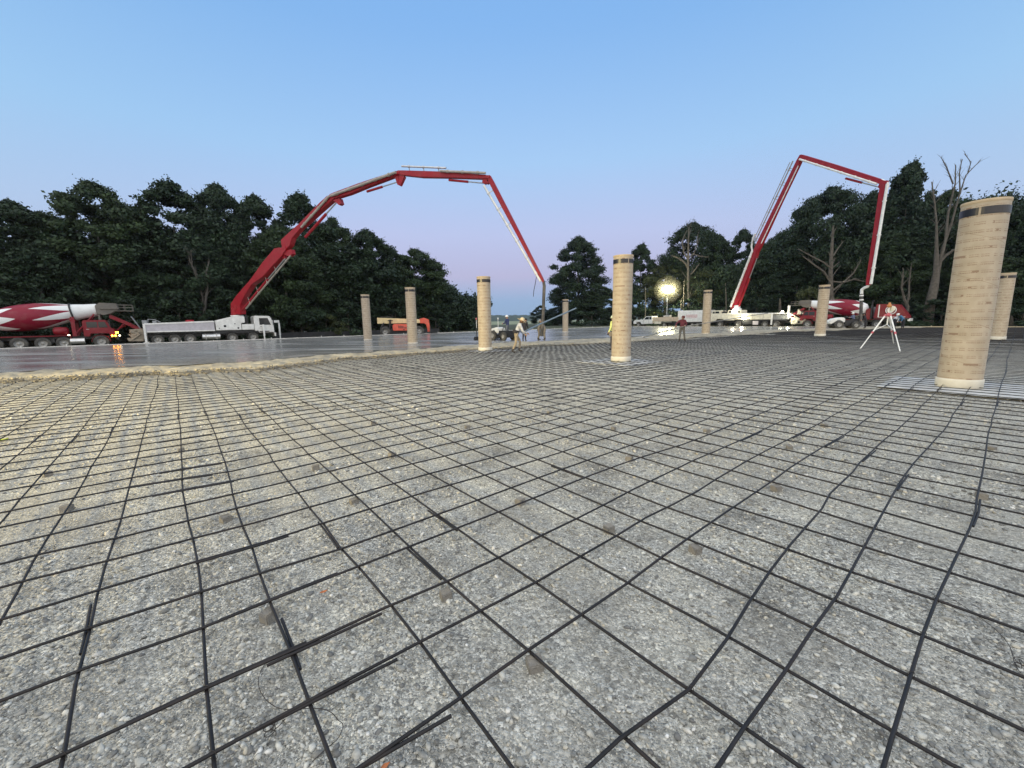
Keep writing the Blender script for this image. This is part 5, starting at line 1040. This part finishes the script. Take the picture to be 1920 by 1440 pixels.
# ================================================================== TREES
trg = np.random.default_rng(11)
def m_leaf(name, c0, c1):
    m = bpy.data.materials.new(name); m.use_nodes = True; nt = m.node_tree; b = nt.nodes['Principled BSDF']; N = nt.nodes.new; L = nt.links.new
    a = N('ShaderNodeAttribute'); a.attribute_name = 'tint'; r = ramp(nt.nodes, [(0, c0), (1, c1)]); L(a.outputs['Fac'], r.inputs[0]); L(r.outputs[0], b.inputs['Base Color'])
    b.inputs['Roughness'].default_value = .6; b.inputs['Specular IOR Level'].default_value = .25; return m
LEAF = dict(dark=m_leaf('dark_leaves', (.006, .014, .008), (.026, .050, .021)), mid=m_leaf('green_leaves', (.009, .020, .009), (.040, .068, .023)), olive=m_leaf('olive_leaves', (.018, .027, .010), (.070, .084, .030)))
BARK = dict(dark=mat('dark_bark', (.07, .06, .05), .9, bump=.5), pale=mat('pale_bark', (.10, .088, .072), .9, var=.3, scale=4, bump=.5), grey=mat('grey_bark', (.075, .068, .058), .9, bump=.5))
def clumps(seed, n, H, Wd, base=.18, style=0):
    r = np.random.default_rng(seed); C = []
    while len(C) < n:
        t = r.random()**.8; z = base+(1-base)*t                       # height fraction
        if style == 0: env = math.sin(PI*min(1, (t*.90+.12)))**.55
        elif style == 1: env = (1-t)**.6*.95+.15
        else: env = math.sin(PI*min(1, t*.78+.22))**.7
        rad = env*Wd*.5*(.45+.55*r.random()**.5); a = r.random()*2*PI
        C.append((math.cos(a)*rad*.86, math.sin(a)*rad*.86, z*H*.955, Wd*(.062+.075*r.random()**1.5)*(1-.40*t)))
    return np.array(C)
def leafmesh(name, C, dens, ls, m, parent, seed):
    r = np.random.default_rng(seed); Vs = []; Ts = []
    for (x, y, z, R) in C:
        n = int(dens*(R/1.2)**2); 
        if n < 12: n = 12
        d = r.normal(size=(n, 3)); d /= np.linalg.norm(d, axis=1)[:, None]; rr = R*(.35+.75*r.random(n)**.55)
        d[:, 2] *= .72
        P = np.array([x, y, z])+d*rr[:, None]; P[:, :2] *= (1+.06*r.normal(size=(n, 1)))
        nrm = d+r.normal(scale=.7, size=(n, 3))+np.array([0, 0, .35]); nrm /= np.linalg.norm(nrm, axis=1)[:, None]
        a = np.cross(nrm, r.normal(size=(n, 3))); a /= np.linalg.norm(a, axis=1)[:, None]; b = np.cross(nrm, a)
        s = ls*(.55+.9*r.random(n))[:, None]; a = a*s; b = b*s*.62
        Vs.append(np.stack([P-a*.5-b*.2, P-b*.5+a*.05, P+a*.55+b*.1, P+b*.5-a*.1], 1).reshape(-1, 3)); Ts.append(np.repeat(np.clip(.5*r.random()+.6*r.random(n)-.05, 0, 1), 4))
    for (x, y, z, R) in C[np.argsort(-C[:, 2]-np.hypot(C[:, 0], C[:, 1])*.6)[:len(C)//2]]:      # loose sprigs that break the outline
        for q in range(3):
            d = r.normal(size=3); d[2] = abs(d[2])*.9; d /= np.linalg.norm(d); n = 9; t = np.linspace(.6, 1.35+.35*r.random(), n)[:, None]
            P = np.array([x, y, z])+d*R*t+r.normal(size=(n, 3))*R*.09; a = r.normal(size=(n, 3)); a /= np.linalg.norm(a, axis=1)[:, None]; b = np.cross(a, r.normal(size=(n, 3))); b /= np.linalg.norm(b, axis=1)[:, None]; a = a*ls*.9*(1.5-t*.5); b = b*ls*.5*(1.5-t*.5)
            Vs.append(np.stack([P-a*.5, P-b*.5, P+a*.5, P+b*.5], 1).reshape(-1, 3)); Ts.append(np.repeat(np.clip(r.random()*.6+.2*r.random(n), 0, 1), 4))
    V = np.concatenate(Vs); F = np.arange(len(V)).reshape(-1, 4); return npmesh(name, V, F, m, parent, attr=np.concatenate(Ts))
def trunkmesh(C, H, r0, m, parent, seed, show=.7, nl=10, lean_=0):
    r = random.Random(seed); mb = MB(); top = H*show
    P = [Vector((lean_*t*t*H*.12+r.uniform(-.05, .05)*H*.02*k, r.uniform(-.02, .02)*H*.3*(k > 0), top*t)) for k, t in enumerate((0, .12, .3, .5, .75, 1))]
    mb.tube([P[0]-Vector((0, 0, .4))]+P, [r0*1.5, r0*1.25, r0, r0*.85, r0*.7, r0*.45, r0*.15], 9)
    idx = np.argsort(-C[:, 3])[:nl]
    for k in idx:
        c = Vector(C[k][:3]); t = min(.92, max(.25, (c.z-(c.xy.length)*.7)/top)); q = t*5; b = P[min(4, int(q))].lerp(P[min(5, int(q)+1)], q-int(q)) if q < 5 else P[5]
        mid = b.lerp(c, .5)+Vector((r.uniform(-.3, .3), r.uniform(-.3, .3), -.03*H)); mb.tube([b, mid, c], [r0*.42, r0*.26, r0*.08], 6)
    return mb.build('trunk', m, parent)
PROTO = {}
def proto(kind, seed, style, leafm, barkm, n, base, Wd, H=16., dens=620, ls=.27, r0=.26, show=.72):
    C = clumps(seed, n, H, Wd, base, style); o = thing('tree', None, None)
    leafmesh('crown', C, dens, ls, LEAF[leafm], o, seed+1); trunkmesh(C, H, r0, BARK[barkm], o, seed+2, show); PROTO[kind] = [o, H, Wd, False]
proto('round', 3, 0, 'dark', 'grey', 170, .14, 11)
proto('round2', 23, 0, 'mid', 'grey', 160, .12, 11.5)
proto('tall', 31, 2, 'dark', 'grey', 150, .08, 9)
proto('oak', 47, 0, 'dark', 'pale', 140, .32, 13, dens=520, ls=.26)
proto('open', 59, 0, 'olive', 'pale', 105, .34, 11, dens=400, ls=.26)
proto('bush', 71, 1, 'dark', 'dark', 40, .02, 8, H=6, dens=420, ls=.30, r0=.1)
proto('lowbush', 83, 0, 'olive', 'dark', 30, .02, 7, H=4, dens=420, ls=.26, r0=.08)
def place(kind, P, H, Wd, label, group, cat='tree', name='tree', rz=None):
    o, h0, w0, used = PROTO[kind]
    if used:
        c = o.copy(); COL.objects.link(c)
        for ch in o.children: d = ch.copy(); COL.objects.link(d); d.parent = c
        o = c
    else: PROTO[kind][3] = True
    o.name = name; o.location = P; o.rotation_euler = (0, 0, trg.random()*6.28 if rz is None else rz); o.scale = (Wd/w0, Wd/w0, H/h0); tag(o, label, cat, group); return o
def skytree(kind, px, py, wpx, n, c, label, group, cat='tree', name='tree'):    # crown top at (px,py) standing on the line n.x = c
    d = ray(px, py); P = EYE+d*(c/d.dot(n)); z0 = terr(P.x, P.y); dist = Vector((P.x, P.y, 0)).dot(Vector((0, 1, 0))); return place(kind, (P.x, P.y, z0), (P.z-z0), wpx/FPX*dist, label, group, cat, name)
GL, GR = 'trees along the left edge of the site', 'trees along the right edge of the site'
LT_ = [('round', 15, 372, 210, 66, 'dark tree at the left frame edge above the mixer drum'), ('round2', 165, 331, 215, 68, 'tall dark tree rising behind the white end of the left mixer drum'), ('tall', 95, 400, 120, 71, 'dark tree filling the dip behind the left mixer drum'),
       ('tall', 312, 333, 190, 68, 'tallest tree of the left wood, above the rear of the pump truck'), ('round', 403, 341, 150, 70, 'dark tree above the middle of the left pump truck'), ('round2', 250, 400, 140, 72, 'shaded tree in the gap between the two tallest left trees'),
       ('round', 475, 362, 150, 69, 'dark tree behind the lower part of the left red boom'), ('tall', 560, 357, 150, 68, 'pointed dark tree crossed by the arched red boom'), ('round2', 622, 402, 130, 70, 'dark tree just under the second boom joint'),
       ('round', 685, 428, 150, 67, 'rounded dark tree above the leftmost column tube'), ('tall', 733, 462, 90, 69, 'dark tree between the two columns by the telehandler'), ('round2', 775, 462, 140, 66, 'dark tree above the telehandler boom'), ('round', 812, 505, 80, 65, 'last big tree at the right end of the left wood'),
       ('tall', 853, 557, 46, 74, 'small far tree standing alone right of the left wood'), ('round2', 525, 420, 150, 64, 'leafy dark tree standing in front near the cab of the left pump truck'), ('round', 350, 430, 170, 65, 'leafy tree behind the deck of the left pump truck'), ('tall', 60, 450, 150, 63, 'leafy tree just behind the left mixer drum')]
for k, px, py, w, v, lb in LT_: skytree(k, px, py, w, EV, v, lb, GL)
RT_ = [('round', 1085, 441, 118, 88, 'large dark round tree standing alone right of the concrete hose'), ('tall', 1014, 572, 44, 104, 'small far tree directly behind the hanging concrete hose'), ('round2', 1128, 535, 90, 90, 'lower dark tree at the foot of the large round tree'), ('round', 1046, 575, 70, 92, 'low dark tree behind the small far column tube'),
       ('tall', 1203, 454, 84, 92, 'dark tree right of the column hiding the yellow worker'), ('oak', 1300, 415, 126, 98, 'tall tree with pale bare limbs above the floodlight'), ('round', 1348, 438, 90, 96, 'dark tree between floodlight and right pump boom'), ('tall', 1395, 426, 80, 97, 'dark tree behind the lower right boom'),
       ('open', 1250, 490, 110, 93, 'olive green tree right behind the floodlight'), ('open', 1325, 500, 90, 92, 'olive green tree above the white box trailer'), ('round2', 1465, 432, 120, 94, 'dark tree under the leaning right boom'), ('tall', 1425, 470, 90, 90, 'shaded tree behind the right pump truck'),
       ('oak', 1562, 348, 165, 90, 'spreading tree with pale trunk behind the right mixer drum'), ('round', 1640, 355, 120, 94, 'dark tree behind the hanging right boom section'), ('round2', 1684, 335, 120, 97, 'dark tree filling the wood left of the highest right tree'), ('tall', 1712, 297, 125, 93, 'highest tree of the right wood with ragged top'), ('round2', 1785, 348, 130, 95, 'dark tree behind the bare dead tree'),
       ('round', 1848, 368, 120, 93, 'dark tree behind the top of the largest column'), ('tall', 1912, 384, 120, 90, 'dark tree at the right frame edge'), ('round2', 1680, 430, 140, 88, 'leafy tree behind the emblem hood of the right mixer'), ('round', 1500, 480, 110, 88, 'shaded tree behind the hopper of the right pump truck'), ('round2', 1870, 470, 150, 86, 'leafy tree between the two right column tubes')]
for k, px, py, w, u, lb in RT_: skytree(k, px, py, w, EU, u, lb, GR)
# understorey bushes
BU = [('bush', 30, 560, 150, EV, 60.5, 'dark bush behind the wheels of the left mixer truck'), ('bush', 140, 545, 150, EV, 61, 'dark bush behind the cab of the left mixer truck'), ('bush', 245, 555, 120, EV, 60, 'dark bush between left mixer truck and pump truck'), ('bush', 330, 545, 130, EV, 61, 'dark bush behind the rear deck of the left pump truck'),
      ('bush', 430, 550, 130, EV, 60.5, 'dark bush at the foot of the left boom'), ('bush', 560, 560, 130, EV, 61, 'dark bush right of the left pump truck cab'), ('lowbush', 610, 590, 90, EV, 60, 'low bush behind the silt fence'), ('bush', 650, 565, 110, EV, 61.5, 'dark bush left of the leftmost column tube'), ('bush', 740, 560, 120, EV, 61.5, 'dark bush behind the telehandler'),
      ('bush', 815, 570, 80, EV, 61, 'dark bush right of the telehandler'), ('bush', 1060, 580, 90, EU, 86, 'dark bush behind the small far column tube'), ('bush', 1110, 570, 100, EU, 83, 'dark bush left of the yellow worker'), ('bush', 1190, 560, 90, EU, 83, 'dark bush behind the pickup hood'), ('lowbush', 1232, 585, 60, EU, 84, 'low olive bush behind the pickup bed'),
      ('bush', 1258, 572, 90, EU, 86, 'dark bush below the floodlight between pickup and box trailer'), ('bush', 1290, 560, 90, EU, 83, 'dark bush behind the box trailer'), ('bush', 1350, 560, 90, EU, 83, 'dark bush behind the right pump truck cab'), ('bush', 1420, 560, 110, EU, 82, 'dark bush behind the right pump truck deck'), ('lowbush', 1520, 540, 95, EU, 80, 'yellowish lit bush above the cab of the right mixer truck'), ('bush', 1590, 550, 110, EU, 82, 'dark bush behind the drum of the right mixer truck'),
      ('bush', 1680, 555, 120, EU, 81, 'dark bush behind the hood of the right mixer truck'), ('bush', 1770, 560, 130, EU, 80, 'dark bush left of the largest column tube'), ('bush', 1850, 550, 110, EU, 80, 'dark bush between the two right columns'), ('bush', 1925, 560, 120, EU, 79, 'dark bush at the right frame edge')]
for k, px, py, w, n, c, lb in BU: skytree(k, px, py, w, n, c, lb, 'bushes along the wood edge', 'bush', 'bush')
# dense wood behind both tree rows reads as one dark mass
def wood(n, m_, along0, along1, c, h, seed, cnt):
    r = np.random.default_rng(seed); C = []
    for k in range(cnt):
        t = r.random(); a = along0+(along1-along0)*t; d = c+r.random()*7; hh = np.interp(a, *h)
        P = n*d+m_*a; C.append((P.x, P.y, r.random()**.8*hh, 1.5+.9*r.random()))
    return np.array(C)
tag(leafmesh('wood', wood(EV, EU, -46, 52, 72, ([-46, 20, 40, 52], [10.5, 13, 9, 5.5]), 5, 620), 330, .42, LEAF['dark'], None, 6), 'dark mass of trees deep inside the left wood', 'wood', kind='stuff')
tag(leafmesh('wood', wood(EU, EV, -20, 52, 99, ([-20, 15, 40, 52], [19, 17, 13, 9]), 8, 620), 330, .42, LEAF['dark'], None, 9), 'dark mass of trees deep inside the right wood', 'wood', kind='stuff')
# bare trees
def branchy(name, label, base, pts, m, group, depth_n, cst, rscale=1.0, twig=True, seed=1, cat='tree'):
    r = random.Random(seed); d0 = ray(*pts[0]); P0 = EYE+d0*(cst/d0.dot(depth_n)); o = thing(name, label, cat, tuple(P0), 0, group); mb = MB(); tw = MB()
    dist = P0.y
    def W(p): return EYE+ray(*p)*(dist/ray(*p).dot(Vector((0, 1, 0))))-P0
    for line in pts[1:]:
        q = [W((x, y)) for x, y, _ in line]; q = [v+Vector((0, r.uniform(-.3, .3)*(k > 0), 0)) for k, v in enumerate(q)]
        rad = [w/FPX*dist*.5*rscale for _, _, w in line]; mb.tube(q, rad, 8)
        if twig:
            for k in range(len(q)-1):
                for s in range(7):
                    b = q[k].lerp(q[k+1], r.random()); d = (q[k+1]-q[k]).normalized(); L_ = (q[k+1]-q[k]).length*r.uniform(.3, .7); e = b+d*L_*.6+Vector((r.uniform(-1, 1), r.uniform(-1, 1), r.uniform(-.1, .8)))*L_*.5
                    mb.tube([b, b.lerp(e, .5)+Vector((r.uniform(-.1, .1), 0, .08)), e], [rad[-1]*.7, rad[-1]*.5, rad[-1]*.2], 4)
    mb.build('branches', m, o); return o
branchy('dead_tree', 'bare dead tree with thick pale trunk left of the largest column', None, [(1742, 606), [(1739, 608, 20), (1744, 570, 18), (1750, 540, 16), (1757, 510, 12), (1757, 460, 6), (1752, 420, 4), (1748, 380, 3), (1750, 340, 2)], [(1757, 512, 9), (1770, 450, 5), (1780, 400, 4), (1787, 345, 2.5), (1788, 310, 1.5)], [(1766, 470, 5), (1786, 420, 4), (1798, 370, 3), (1813, 328, 2), (1838, 300, 1)], [(1787, 345, 3), (1775, 315, 2), (1768, 295, 1.2)], [(1800, 360, 3), (1800, 325, 2), (1805, 298, 1.2)], [(1815, 325, 2), (1818, 305, 1.5), (1812, 288, 1)], [(1762, 490, 8), (1778, 478, 5), (1784, 470, 5)]], BARK['pale'], GR, EU, 80.5, .8, True, 3)
branchy('forked_tree', 'thin pale tree forking low behind the right mixer hood', None, [(1698, 606), [(1698, 608, 6), (1699, 575, 5), (1694, 558, 3.5), (1688, 540, 3), (1690, 510, 2)], [(1699, 575, 4), (1706, 555, 3), (1708, 530, 2), (1706, 500, 1.5)]], BARK['pale'], GR, EU, 79, 1.0, True, 4)
branchy('pale_tree', 'pale trunked tree with wide low limbs behind the right mixer drum', None, [(1560, 606), [(1559, 608, 11), (1560, 560, 10), (1559, 510, 9), (1562, 470, 7), (1563, 430, 4)], [(1560, 535, 5), (1548, 510, 4), (1530, 498, 3.5), (1508, 480, 2)], [(1560, 505, 4), (1544, 492, 3.5), (1520, 478, 3), (1502, 468, 1.5)], [(1561, 545, 5), (1582, 530, 4), (1600, 512, 3), (1612, 488, 1.5)], [(1561, 528, 4), (1580, 530, 3.5), (1600, 524, 3), (1622, 528, 2)], [(1562, 480, 4), (1572, 468, 3), (1578, 455, 1.5)]], BARK['pale'], GR, EU, 79, .75, True, 5)
branchy('pale_tree', 'tree with bare pale upper limbs over the floodlight', None, [(1291, 604), [(1291, 606, 6), (1291, 540, 6), (1290, 490, 5.5), (1290, 470, 5), (1290, 430, 2.5)], [(1290, 500, 4.5), (1280, 490, 4), (1268, 482, 3), (1258, 480, 1.5)], [(1290, 486, 4), (1283, 474, 3), (1278, 452, 2.5), (1286, 436, 1.5)], [(1291, 484, 4), (1300, 476, 3), (1312, 480, 2.5), (1328, 482, 1.5)], [(1296, 514, 3), (1304, 504, 2.5), (1311, 496, 2)], [(1300, 478, 2.5), (1306, 460, 2), (1308, 440, 1.2)]], BARK['pale'], GR, EU, 87, .7, True, 6)
branchy('bare_tree', 'thin bare grey tree behind the left pump truck deck', None, [(385, 606), [(385, 612, 5), (386, 580, 4), (388, 540, 3.5), (390, 510, 2.5), (392, 490, 1.5)], [(383, 600, 3.5), (378, 560, 3), (370, 520, 2.5), (358, 490, 2), (352, 470, 1.2)], [(382, 600, 2.5), (368, 580, 2), (352, 565, 1.5)], [(372, 530, 2), (362, 500, 1.8), (360, 470, 1.2)]], BARK['grey'], GL, EV, 60.5, 1.0, True, 7)
for k, (px, top, bot, w, lb) in enumerate([(1276, 560, 602, 2.2, 'thin pale trunk just left of the box trailer'), (1281, 525, 600, 2.0, 'thin tall pale trunk above the box trailer'), (1209, 540, 604, 2.0, 'thin pale trunk right behind the pickup hood'), (1362, 530, 600, 2.5, 'thin pale trunk behind the cab of the right pump truck'), (1463, 560, 602, 6, 'thick pale trunk in the shade behind the right pump hopper'), (1895, 520, 606, 8, 'pale trunk behind the right column tube')]):
    branchy('slender_tree', lb, None, [(px, bot), [(px, bot+4, w), (px+1, (top+bot)/2, w*.85), (px+random.uniform(-2, 3), top, w*.4)]], BARK['pale'], GR, EU, 80.5, 1.0, False, 20+k)
# ================================================================== AIR
hz = MB().box(-1500, 1500, -1000, 1600, -1.6, 45)
mh = bpy.data.materials.new('thin_morning_haze'); mh.use_nodes = True; nt = mh.node_tree
for n in list(nt.nodes): nt.nodes.remove(n)
pv = nt.nodes.new('ShaderNodeVolumePrincipled'); ou = nt.nodes.new('ShaderNodeOutputMaterial'); nt.links.new(pv.outputs[0], ou.inputs['Volume'])
pv.inputs['Color'].default_value = (.82, .88, .97, 1); pv.inputs['Density'].default_value = HAZE; pv.inputs['Anisotropy'].default_value = .35
tag(hz.build('haze', mh), 'thin even morning haze over the whole site', 'haze', kind='stuff')
S.cycles.volume_bounces = 0
